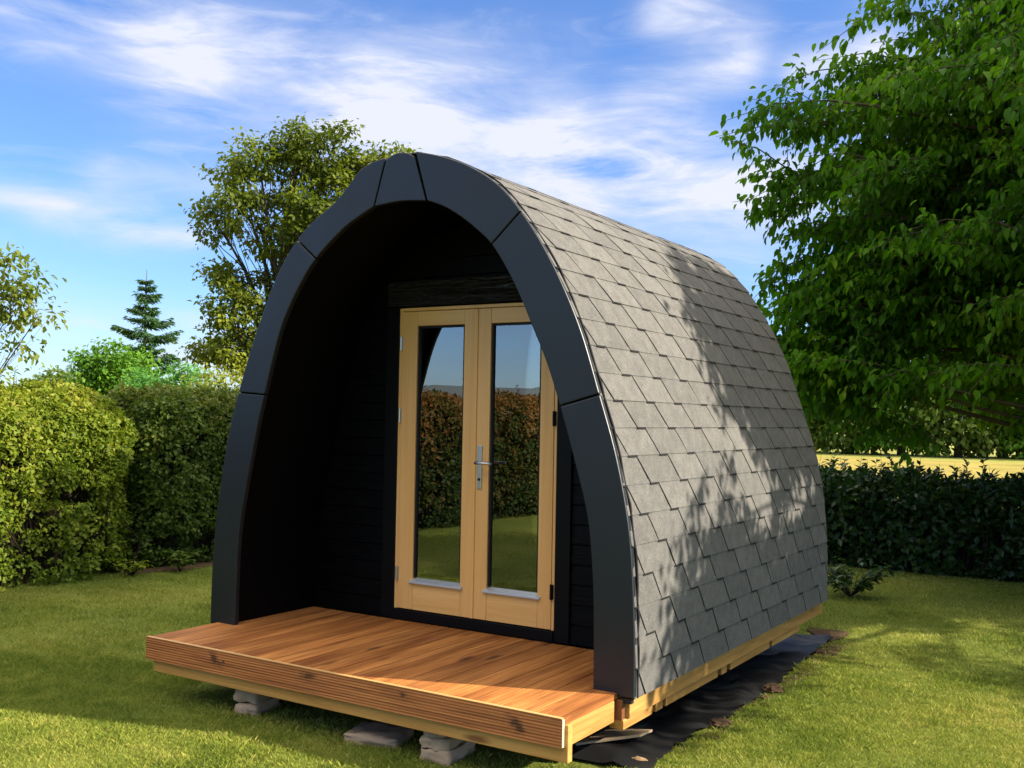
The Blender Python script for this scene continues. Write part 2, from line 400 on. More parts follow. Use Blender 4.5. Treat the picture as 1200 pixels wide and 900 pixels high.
# shell between roof and porch lining
PR = [(1.494, -.02)] + [(x - .004 if z < 2 else x, z - .008) for x, z in OUT_R[1:]]
PL = [(-.10, 2.815), (-.225, 2.795), (-.34, 2.735), (-.44, 2.64), (-.54, 2.56), (-.67, 2.475), (-.80, 2.375), (-.96, 2.17), (-1.13, 1.82), (-1.268, 1.464), (-1.357, 1.158), (-1.436, .70), (-1.468, .351), (-1.475, -.02)]
prof_out = np.concatenate([catmull(PR, 10), catmull(PL, 10)])
prof_out = resample(prof_out, 90)
prof_in = resample(np.concatenate([catmull(IN_R, 10), catmull(IN_L, 10)]), 90) * np.array([1.038, 1.018])
prof_in[0, 1] = prof_in[-1, 1] = 0.0
core_out = prof_out * np.array([.985, .992])
sh = MB()
sh.band_xz([tuple(p) for p in core_out], [tuple(p) for p in prof_in], .037, 3.36)
obj('arch_shell', sh, M['black'], POD)
# back wall
bw = MB(); poly = [tuple(p) for p in prof_in]
bw.prism_xz([(x * .999, max(z, .002) * .999) for x, z in poly], 3.28, 3.34)
obj('back_wall', bw, M['black'], POD)
fl = MB().box(-1.30, 1.30, .86, 3.27, -.03, -.003)
obj('inner_floor', fl, M['dark_in'], POD)

# roof shingles: parallelogram tabs on both sides, rows of .148 m
def build_shingles():
    V = []; F = []; rnd = []; JV = MB()
    H = .148; WT = .39
    y_min, y_max = .012, 3.425
    for side in (1, -1):
        pl = catmull(PR, 12) if side > 0 else catmull(PL, 12)[::-1]
        extra = np.array([[-.015, 2.832]])
        pl = np.concatenate([pl, extra]) if side > 0 else np.concatenate([pl, np.array([[-.02, 2.83]])])
        d = np.r_[0, np.cumsum(np.linalg.norm(np.diff(pl, axis=0), axis=1))]; S = d[-1]
        def P(s):
            s = min(max(s, 0), S); return np.array([np.interp(s, d, pl[:, 0]), np.interp(s, d, pl[:, 1])])
        def N(s):
            t = P(s + .03) - P(s - .03); n = np.array([t[1], -t[0]]) * (1 if side > 0 else -1)
            return n / np.linalg.norm(n)
        rows = int(S / H)
        for i in range(rows + 1):
            s0 = i * H; s1 = min(s0 + H * 1.14, S)
            if s1 - s0 < .03: continue
            off = .441 if i % 2 == 0 else .246
            off += random.uniform(-.012, .012)
            cuts = [off + WT * k + random.uniform(-.009, .009) for k in range(-3, 10)]
            slant = .095
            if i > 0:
                for a in cuts:          # dark strip painting the shadow gap at each step of the pattern
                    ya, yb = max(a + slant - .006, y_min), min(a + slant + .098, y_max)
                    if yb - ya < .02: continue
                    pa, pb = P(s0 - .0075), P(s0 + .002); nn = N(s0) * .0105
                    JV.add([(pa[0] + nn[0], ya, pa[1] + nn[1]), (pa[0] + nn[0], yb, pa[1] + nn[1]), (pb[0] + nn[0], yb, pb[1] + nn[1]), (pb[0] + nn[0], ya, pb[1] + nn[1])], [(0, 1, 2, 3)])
            for a, b in zip(cuts[:-1], cuts[1:]):
                g = .0075
                sl2 = slant * (s1 - s0) / H
                yb0, yb1 = a + slant + g, b + slant - g      # bottom edge
                yt0, yt1 = yb0 - sl2, yb1 - sl2
                cl = lambda y: min(max(y, y_min), y_max)
                if cl(yb1) - cl(yb0) < .004 and cl(yt1) - cl(yt0) < .004: continue
                o = len(V); lift = random.uniform(.0055, .0085); r = random.random(); nsub = 3
                ends = random.uniform(-.0015, .0015)
                for k in range(nsub + 1):
                    f = k / nsub; s = s0 + (s1 - s0) * f
                    p = P(s); n = N(s); h = lift * (1 - f) + .002 * f
                    for (yb, yt, e) in ((yb0, yt0, ends), (yb1, yt1, -ends)):
                        y = cl(yb + (yt - yb) * f)
                        hh = h + e * (1 - f)
                        q = p + n * hh; q2 = p - n * .002
                        V.append((q[0], y, q[1])); V.append((q2[0], y, q2[1]))
                for k in range(nsub):
                    a0 = o + 4 * k; b0 = a0 + 4
                    F.append((a0, a0 + 2, b0 + 2, b0)); rnd.append(r)          # top
                    F.append((a0, b0, b0 + 1, a0 + 1)); rnd.append(r)          # side
                    F.append((a0 + 2, a0 + 3, b0 + 3, b0 + 2)); rnd.append(r)
                F.append((o, o + 1, o + 3, o + 2)); rnd.append(r)
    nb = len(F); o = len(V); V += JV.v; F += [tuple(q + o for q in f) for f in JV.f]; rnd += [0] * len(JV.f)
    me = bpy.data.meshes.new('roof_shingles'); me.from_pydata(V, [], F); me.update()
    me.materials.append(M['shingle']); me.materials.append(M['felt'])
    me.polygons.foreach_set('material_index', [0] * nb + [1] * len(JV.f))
    at = me.attributes.new('rnd', 'FLOAT', 'FACE'); at.data.foreach_set('value', rnd)
    return me, JV
roofdeck = MB().band_xz([tuple(p) for p in prof_out], [tuple(p) for p in core_out * np.array([1.004, 1.002])], .037, 3.40)
roof = obj('roof', roofdeck, M['felt'], POD)
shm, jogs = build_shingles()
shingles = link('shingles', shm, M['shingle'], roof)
# torn felt edge strip behind the trim, right side and over the top
ep = prof_out[:60]; eo = []
for i in range(len(ep)):
    t = unit(ep[min(i + 1, 59)] - ep[max(i - 1, 0)]); eo.append(tuple(ep[i] + np.array([t[1], -t[0]]) * random.uniform(.006, .016)))
est = MB().band_xz(eo, [tuple(p) for p in ep], .037, .05)
obj('edge_strip', est, M['felt'], roof)

# porch front wall of black horizontal boards around the door opening
def prof_x(z):
    p = prof_in; right = p[:45]; left = p[45:][::-1]
    xr = np.interp(z, right[:, 1], right[:, 0]); xl = np.interp(z, left[:, 1], left[:, 0])
    return xl, xr
WY = .80
wb = MB(); z = 0.0; HB = .118
while z < 2.55:
    z1 = min(z + HB, 2.595)
    xl0, xr0 = prof_x(z); xl1, xr1 = prof_x(z1)
    for (a0, a1, b0, b1) in ([(xl0, xl1, -.66, -.66), (.66, .66, xr0, xr1)] if z < 2.03 else [(xl0, xl1, xr0, xr1)]):
        if b0 - a0 > .02:
            zz = z + .003
            yf0, yf1 = WY - .012, WY - .004       # slightly lapped boards
            vs = [(a0, yf0, zz), (b0, yf0, zz), (b1, yf1, z1), (a1, yf1, z1), (a0, WY + .05, zz), (b0, WY + .05, zz), (b1, WY + .05, z1), (a1, WY + .05, z1)]
            wb.add(vs, [(0, 1, 2, 3), (5, 4, 7, 6), (1, 5, 6, 2), (4, 0, 3, 7), (3, 2, 6, 7), (4, 5, 1, 0)])
    z = z1
obj('porch_wall', wb, M['black'], POD, bevel=.003)
# black surround and sill of the doors
for nm_, bb in (('door_surround', (-.722, -.612, .772, .86, .002, 2.052)), ('door_surround', (.604, .706, .772, .86, .002, 2.052)), ('door_sill', (-.611, .603, .764, .86, .002, .068))):
    obj(nm_, MB().box(*bb), M['black_frame'], POD, bevel=.004)
# charred looking board above the doors
xl_, xr_ = -.722, .706
obj('lintel_board', MB().box(xl_, xr_, .776, .86, 2.056, 2.225), M['lintel'], POD, bevel=.006)
for bb in ((-.611, -.585, .776, .86, .070, 2.045), (.584, .603, .776, .86, .070, 2.045), (-.584, .583, .776, .86, 2.024, 2.046)):
    obj('door_frame', MB().box(*bb), M['door'], POD, bevel=.003)
def door(x0, x1, gx0, gx1, active):
    yb, yf = .815, .772
    zt, zb = 2.020, .074
    d = obj('door', MB().box(x0, gx0, yf, yb, zb, zt), M['door'], POD, bevel=.004)
    obj('stile', MB().box(gx1, x1, yf, yb, zb, zt), M['door'], d, bevel=.004)
    for (za, zc) in ((1.925, zt), (zb, .268)): obj('rail', MB().box(gx0 + .001, gx1 - .001, yf + .002, yb, za, zc), M['door_x'], d, bevel=.003)
    b = MB()          # glazing bead, one U-shaped gasket
    for (a, c, e, f_) in ((gx0 + .001, gx0 + .014, .282, 1.924), (gx1 - .014, gx1 - .001, .282, 1.924), (gx0 + .014, gx1 - .014, 1.910, 1.924)):
        obj('glazing_bead', MB().box(a, c, yf + .012, yb - .003, e, f_), M['rubber'], d)
    g = MB().box(gx0 + .008, gx1 - .008, .797, .802, .272, 1.92)
    obj('glass_pane', g, M['glass'], d)
    sl = MB(); sl.add([(gx0 - .022, yf - .016, .246), (gx1 + .022, yf - .016, .246), (gx1 + .022, yf - .016, .258), (gx0 - .022, yf - .016, .258),
                       (gx0 - .022, yf + .03, .25), (gx1 + .022, yf + .03, .25), (gx1 + .022, yf + .03, .282), (gx0 - .022, yf + .03, .282)],
                      [(0, 1, 2, 3), (3, 2, 6, 7), (5, 4, 7, 6), (4, 5, 1, 0), (1, 5, 6, 2), (4, 0, 3, 7)])
    obj('sill_bar', sl, M['alu'], d, bevel=.002)
    if active:
        h = MB(); h.box(.040, .071, yf - .010, yf - .0005, .885, 1.158)
        hp = obj('handle', h, M['steel'], d, bevel=.003)
        lv = MB(); lv.tube([(.050, yf - .009, 1.050), (.050, yf - .05, 1.050), (.062, yf - .058, 1.050), (.10, yf - .06, 1.050), (.175, yf - .058, 1.048)], [.010, .010, .0105, .0095, .0085], 10)
        obj('lever', lv, M['steel'], hp, smooth=True)
        ky = MB(); ky.tube([(.055, yf - .0095, .945), (.055, yf - .0145, .945)], .009, 12)
        obj('keyhole', ky, M['rubber'], hp)
    for hz in (1.81, 1.335, .30):
        hx = x0 - .004 if not active else x1 + .006
        hg = MB(); hg.tube([(hx, yf - .008, hz - .045), (hx, yf - .008, hz + .045)], .0085, 8); hg.box(hx - .012, hx + .012, yf - .006, yf - .001, hz - .043, hz + .043)
        obj('hinge', hg, M['steel'] if not active else M['black_frame'], d)
    return d
door(-.583, .008, -.462, -.085, False)
door(.012, .582, .118, .486, True)
# overlap strip between the two leaves
obj('cover_strip', MB().box(.000, .024, .764, .7715, .074, 2.02), M['door'], POD, bevel=.004)

# deck
DF = -.489
deck_me_v = MB()
bx = -1.412; bw_ = .1415; i = 0; rn = []
while bx < 1.405:
    x1 = min(bx + bw_ - .006, 1.41)
    # board with shallow grooves on top
    ng = 7; xs = np.linspace(bx, x1, ng * 2 + 1)
    for yA, yB in ((DF - .026, .762),):
        vs = []; fs = []
        top = [(x, -.0005 - (.0019 if k % 2 else 0)) for k, x in enumerate(xs)]
        pol = [(bx, -.028)] + [(x, zz) for x, zz in top] + [(x1, -.028)]
        n0 = len(deck_me_v.f)
        deck_me_v.prism_xz(pol[::-1], yA, yB)
        rn += [random.random()] * 1
        rn += [rn[-1]] * (len(deck_me_v.f) - n0 - 1)
    bx += bw_; i += 1
dme = bpy.data.meshes.new('deck'); dme.from_pydata(deck_me_v.v, [], deck_me_v.f); dme.update()
da = dme.attributes.new('rnd', 'FLOAT', 'FACE'); da.data.foreach_set('value', rn)
deck = link('deck', dme, M['deck'], POD)
# ribbed fascia board
fx0, fx1 = -1.427, 1.404
rib = MB(); nr = 9
pol = [(DF - .027, -.130)]
ys = []
for k in range(nr * 2 + 1):
    zz = -.130 + (.128) * k / (nr * 2)
    pol.append((DF - .049 + (.0022 if k % 2 else 0), zz))
pol.append((DF - .027, -.002))
n = len(pol)
vs = [(fx0, y, zz) for y, zz in pol] + [(fx1, y, zz) for y, zz in pol]
rib.add(vs, [tuple(range(n)), tuple(range(2 * n - 1, n - 1, -1))] + [(i, (i + 1) % n, n + (i + 1) % n, n + i) for i in range(n)])
fa = obj('fascia_board', rib, M['fascia'], deck)
obj('fascia_highlight', MB().box(fx0 + .002, fx1 - .002, DF - .0480, DF - .027, -.0018, .0012), M['edge_highlight'], fa)  # pale strip painting the highlight along the fascia top edge
obj('end_grain', MB().box(fx1 + .0006, fx1 + .004, DF - .047, DF - .0275, -.128, -.004), M['endgrain'], fa)
obj('rim_joist', MB().box(-1.378, 1.425, DF - .0265, DF + .016, -.200, -.0305), M['timber_x'], deck, bevel=.003)
for (xa, xb, ye) in ((1.372, 1.412, -.03), (-1.39, -1.35, .0), (-.72, -.68, .7), (-.02, .02, .7), (.68, .72, .7)):
    obj('deck_joist', MB().box(xa, xb, DF + .018, ye, -.134, -.0305), M['timber'], deck, bevel=.003)

# base rails
for sx in (1, -1): obj('base_rail', MB().box(min(sx * 1.36, sx * 1.466), max(sx * 1.36, sx * 1.466), .03, 3.40, -.122, -.0225), M['timber'], POD, bevel=.004)
for sx in (1, -1):
    a, b = min(sx * 1.375, sx * 1.452), max(sx * 1.375, sx * 1.452)
    for (y0, y1) in ((-.01, .33), (.37, .46), (.50, 1.25), (1.31, 1.40), (1.46, 2.2), (2.25, 2.86)): obj('bottom_rail', MB().box(a, b, y0, y1, -.172, -.1235), M['timber'], POD, bevel=.004)
for bb in ((1.33, 1.444, -.012, .0285, -.128, -.0305), (-1.444, -1.33, -.012, .0285, -.128, -.0305), (-1.33, 1.33, 3.30, 3.36, -.172, -.031)):
    obj('end_rail', MB().box(*bb), M['stained'], POD, bevel=.003)
obj('leg_spacer', MB().box(1.43, 1.485, .004, .034, -.045, -.0205), M['rubber'], POD)

# ------------------------------------------------------------------ concrete blocks under the deck
def block(name, cx, cy, z0, sx, sy, sz, rot, label, seed, group='concrete blocks under the deck'):
    random.seed(seed)
    nx, ny, nz = 6, 6, 3
    import bmesh
    bm = bmesh.new(); bmesh.ops.create_cube(bm, size=1)
    bmesh.ops.subdivide_edges(bm, edges=bm.edges[:], cuts=9, use_grid_fill=True)
    ca, sa = math.cos(rot), math.sin(rot)
    for v in bm.verts:
        c = v.co.copy()
        e = sorted([abs(c.x), abs(c.y), abs(c.z)])
        rr = 1 - .05 * max(0, e[1] - .32) / .18 * 1.0
        p = Vector((c.x * sx * rr, c.y * sy * rr, c.z * sz * (1 - .06 * max(0, max(abs(c.x), abs(c.y)) - .4) / .1)))
        nv = mnoise.noise_vector(Vector((cx * 9 + c.x * 3 + seed, cy * 7 + c.y * 3, c.z * 2 + z0 * 9)))
        p += nv * .012 + mnoise.noise_vector(Vector((c.x * 9 + seed, c.y * 9, c.z * 5))) * .007 + mnoise.noise_vector(Vector((c.x * 24 + seed, c.y * 24, c.z * 12))) * .003
        v.co = Vector((cx + p.x * ca - p.y * sa, cy + p.x * sa + p.y * ca, z0 + sz / 2 + p.z))
    me = bpy.data.meshes.new(name); bm.to_mesh(me); bm.free()
    o = link(name, me, M['concrete'], None, (cx, cy, z0), smooth=True)
    return tag(o, label, 'concrete block', group)
block('concrete_block', -.70, -.33, GZ - .02, .15, .27, .085, .25, 'lower rough grey block of the left stack under the deck front', 1)
block('concrete_block', -.70, -.34, GZ + .068, .14, .24, .088, .20, 'upper rough grey block of the left stack touching the deck joist', 2)
block('concrete_block', .20, -.34, GZ - .02, .31, .24, .07, .25, 'flat wide grey paver lying alone on the grass under the deck', 3)
block('concrete_block', .645, -.335, GZ - .02, .17, .29, .085, .12, 'lowest rough grey block of the right stack under the deck', 4)
block('concrete_block', .63, -.365, GZ + .063, .16, .22, .06, .22, 'middle grey block of the right stack under the deck', 5)
block('concrete_block', .625, -.38, GZ + .122, .12, .17, .04, .25, 'small thin grey block topmost of the right stack under the deck', 6)

# ------------------------------------------------------------------ membrane, soil, clods
random.seed(11)
edge = [(-.35, 1.62), (-.02, 1.60), (.19, 1.54), (.5, 1.56), (.76, 1.53), (1.0, 1.57), (1.45, 1.585), (1.8, 1.56), (2.09, 1.57), (2.4, 1.535), (2.72, 1.53), (3.2, 1.50), (3.6, 1.475)]
edge = [(y, x + .005) for y, x in edge]
ey = [e[0] for e in edge]; ex = [e[1] for e in edge]
def edge_x(y): return np.interp(y, ey, ex) + .03 * mnoise.noise(Vector((y * 4.1, 3.3, 0))) + .018 * mnoise.noise(Vector((y * 13, 7, 0)))
ny, nx = 130, 60
V = []; F = []
for a in range(ny + 1):
    y = .02 + (3.62 - .02) * a / ny
    xe = edge_x(y)
    for b in range(nx + 1):
        f = b / nx; x = -1.2 + (xe + 1.2) * f
        yy = y
        if a == 0: yy += .05 * mnoise.noise(Vector((x * 6, 1, 0))) - .05
        h = .012 + .012 * mnoise.noise(Vector((x * 5, y * 2.2, .3))) + .012 * (1 - abs(2 * mnoise.noise(Vector((x * 7 + y * 3, y * 2.5, 1.3))))) + .022 * max(0, 1 - abs(5 * mnoise.noise(Vector((x * 3 + y, y * 1.2 - x, 5)))))
        V.append((x, yy, GZ + max(h, .004)))
for a in range(ny):
    for b in range(nx):
        p = a * (nx + 1) + b; F.append((p, p + 1, p + nx + 2, p + nx + 1))
me = bpy.data.meshes.new('plastic_sheet'); me.from_pydata(V, [], F); me.update()
o = link('plastic_sheet', me, M['plastic'], None, (0, 1.6, GZ), smooth=True)
tag(o, 'black wrinkled weed membrane spread on the ground beneath the pod', 'ground sheet')
def strip(name, pts_a, pts_b, z, mat, bumpy=.0):
    n = 60; A = resample(pts_a, n); B = resample(pts_b, n); V = []; F = []
    m = 8
    for i in range(n):
        for k in range(m + 1):
            f = k / m; p = A[i] * (1 - f) + B[i] * f
            w = .07 * mnoise.noise(Vector((p[0] * 3, p[1] * 3, f))) + .04 * mnoise.noise(Vector((p[0] * 11, p[1] * 11, f)))
            V.append((p[0] + w, p[1] + w * .6, z + bumpy * (abs(mnoise.noise(Vector((p[0] * 12, p[1] * 12, 2))))) * math.sin(math.pi * f)))
    for i in range(n - 1):
        for k in range(m):
            a = i * (m + 1) + k; F.append((a, a + 1, a + m + 2, a + m + 1))
    me = bpy.data.meshes.new(name); me.from_pydata(V, [], F); me.update()
    o = link(name, me, mat, smooth=True); o['kind'] = 'structure'; return o
strip('soil_patch', [(1.34, 3.55), (1.2, 3.95)], [(1.55, 3.5), (1.56, 3.9)], GZ + .012, M['soil'], .03)
strip('soil_edge', [(1.52, .6), (1.55, 2.0), (1.50, 3.5)], [(1.66, .7), (1.70, 2.0), (1.62, 3.5)], GZ + .003, M['soil'], .02)
strip('soil_border', [(-5.9, 2.35), (-5.6, 3.0), (-5.3, 6.0)], [(-5.3, 2.3), (-5.08, 3.0), (-4.98, 6.0)], GZ + .005, M['soil'], .03)
def clod(cx, cy, s, label, mat, seed):
    import bmesh
    bm = bmesh.new(); bmesh.ops.create_icosphere(bm, subdivisions=3, radius=1)
    for v in bm.verts:
        k = 1 + .5 * mnoise.noise(v.co * 1.6 + Vector((seed, 0, 0))) + .25 * mnoise.noise(v.co * 4 + Vector((0, seed, 0)))
        v.co = Vector((cx + v.co.x * s[0] * k, cy + v.co.y * s[1] * k, GZ + .01 + s[2] * .5 + v.co.z * s[2] * k))
    me = bpy.data.meshes.new('soil_clod'); bm.to_mesh(me); bm.free()
    return tag(link('soil_clod', me, mat, None, (cx, cy, GZ), smooth=False), label, 'soil clod', 'clods along the membrane')
clod(1.585, .93, (.055, .06, .02), 'flattish brown clod nearest the pod front on the membrane edge', M['soil'], 1)
clod(1.60, 1.80, (.06, .075, .03), 'largest brown clod halfway along the membrane edge', M['soil'], 2)
clod(1.62, 1.60, (.03, .035, .015), 'small crumbly clod just in front of the largest clod', M['soil'], 5)
clod(1.54, 3.05, (.04, .05, .018), 'brown clod at the rear end of the membrane edge', M['soil'], 8)
st = clod(1.475, .13, (.042, .026, .009), 'flat tan stone lying on the membrane by the deck corner', mat_plain('tan_stone', (.30, .19, .10), .9, .1), 4); st.name = 'flat_stone'; st['category'] = 'stone'; del st['group']
wd = MB(); wd.add([(1.12, .12, GZ + .02), (1.16, .42, GZ + .03), (1.42, .40, GZ + .075), (1.40, .30, GZ + .07), (1.12, .12, GZ + .032), (1.16, .42, GZ + .042), (1.42, .40, GZ + .087), (1.40, .30, GZ + .082)],
                  [(3, 2, 1, 0), (4, 5, 6, 7), (0, 1, 5, 4), (1, 2, 6, 5), (2, 3, 7, 6), (3, 0, 4, 7)])
tag(obj('board_offcut', wd, mat_wood('pale_offcut', (.36, .26, .15), (.46, .35, .22), (.52, .42, .28), 'x', (20, 2), .7, False), None, (1.27, .3, GZ)), 'pale wedge shaped board offcut lying under the deck corner', 'offcut')

# ------------------------------------------------------------------ ground
def sheet(name, x0, x1, y0, y1, z, mat, n=1):
    m = MB(); m.add([(x0, y0, z), (x1, y0, z), (x1, y1, z), (x0, y1, z)], [(0, 1, 2, 3)])
    o = obj(name, m, mat); o['kind'] = 'structure'; return o
sheet('ground', -900, 900, -900, 900, GZ - .05, M['meadow'])
sheet('field', -60, 60, 8.4, 46, GZ - .03, M['field'])
sheet('lawn', -6.4, 9.5, -12, 8.3, GZ, M['lawn'])
def ridge(name, pts, depth, seed):
    """long hill: crest heights along a polyline of base points"""
    n = len(pts); V = []; F = []
    for (x, y, h) in pts:
        d = Vector((x, y, 0)).normalized()
        for k, (off, hh) in enumerate(((-1, 0), (-.45, .55), (0, 1), (.5, .6), (1, 0))):
            V.append((x + d.x * off * depth, y + d.y * off * depth, GZ - 1 + hh * h))
    for i in range(n - 1):
        for k in range(4):
            a = i * 5 + k; F.append((a, a + 1, a + 6, a + 5))
    me = bpy.data.meshes.new(name); me.from_pydata(V, [], F); me.update()
    o = link(name, me, M['hill'], smooth=True); o['kind'] = 'structure'; return o
hp = []
for k in range(41):
    a = R(170 + 110 * k / 40)
    hp.append((600 * math.cos(a), 600 * math.sin(a), 22 + 6 * math.sin(k * .5) + 3 * math.sin(k * 1.7)))
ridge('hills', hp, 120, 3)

# ------------------------------------------------------------------ grass blades
def build_grass():
    pts = []
    def fill(x0, x1, y0, y1, dens):
        n = int((x1 - x0) * (y1 - y0) * dens)
        p = np.stack([rs.uniform(x0, x1, n), rs.uniform(y0, y1, n)], 1); pts.append(p)
    fill(-3.2, 1.6, -2.6, .0, 15000); fill(1.5, 3.6, .0, 3.0, 15000)
    fill(-5.6, -3.2, -2.6, 3.2, 4500); fill(-3.2, -1.45, 0, 3.4, 5500); fill(3.6, 5.6, .0, 4.0, 4000)
    fill(1.5, 3.6, 3.0, 5.2, 5500); fill(0.4, 4.8, 5.2, 7.7, 2200); fill(-1, 1.5, 3.7, 5.2, 2200); fill(-5.3, -1, 3.4, 7.5, 700)
    fill(-5.3, 6, -7, -2.6, 700); fill(1.6, 5.6, -2.6, 0, 2500)
    P = np.concatenate(pts)
    x, y = P[:, 0], P[:, 1]
    exx = np.array([edge_x(v) if .0 < v < 3.7 else (1.5 if v < 3.7 else -9) for v in y])
    keep = ~((x > -1.46) & (x < exx) & (y > -.02) & (y < 3.62))
    under = (x > -1.40) & (x < 1.40) & (y > -.44) & (y < 3.5)
    keep &= ~(under & (rs.rand(len(x)) < np.clip((y + .44) * 3.2, .15, 1)))
    keep &= ~((x < -5.12 + .12 * np.sin(y * 3)) & (y > 2.3) & (rs.rand(len(x)) < .75))
    P = P[keep]; n = len(P)
    dcam = np.linalg.norm(P - np.array([3.67, -4.58]), axis=1)
    clump = np.array([mnoise.noise(Vector((p[0] * 2.1, p[1] * 2.1, 0))) + .6 * mnoise.noise(Vector((p[0] * 7, p[1] * 7, 4))) for p in P])
    h = (.015 + .015 * rs.rand(n)) * (1 + .5 * clump) * np.where(rs.rand(n) < .02, 1.6, 1)
    h = np.maximum(h, .009)
    w = .0009 + .0010 * rs.rand(n) + .00019 * dcam
    a = rs.rand(n) * 2 * math.pi; lean = .25 + .75 * rs.rand(n)
    d = np.stack([np.cos(a), np.sin(a)], 1)
    b = rs.rand(n) * 2 * math.pi; s = np.stack([np.cos(b), np.sin(b)], 1)
    base = np.concatenate([P, np.full((n, 1), GZ - .002)], 1)
    V = np.zeros((n, 4, 3))
    V[:, 0] = base; V[:, 0, :2] += s * (w / 2)[:, None]
    V[:, 1] = base; V[:, 1, :2] -= s * (w / 2)[:, None]
    mid = base.copy(); mid[:, :2] += d * (h * lean * .35)[:, None]; mid[:, 2] += h * .62
    V[:, 2] = mid; V[:, 2, :2] += s * (w * .42)[:, None]
    tip = base.copy(); tip[:, :2] += d * (h * lean)[:, None]; tip[:, 2] += h
    V[:, 3] = tip
    T = np.array([(0, 1, 2), (1, 3, 2)])[None] + (np.arange(n) * 4)[:, None, None]
    return tri_mesh('grass', V.reshape(-1, 3), T.reshape(-1, 3), np.repeat(rs.rand(n), 2))
g = link('grass', build_grass(), M['grass']); tag(g, 'short mown green and yellowish lawn grass around the pod', 'grass', kind='stuff')

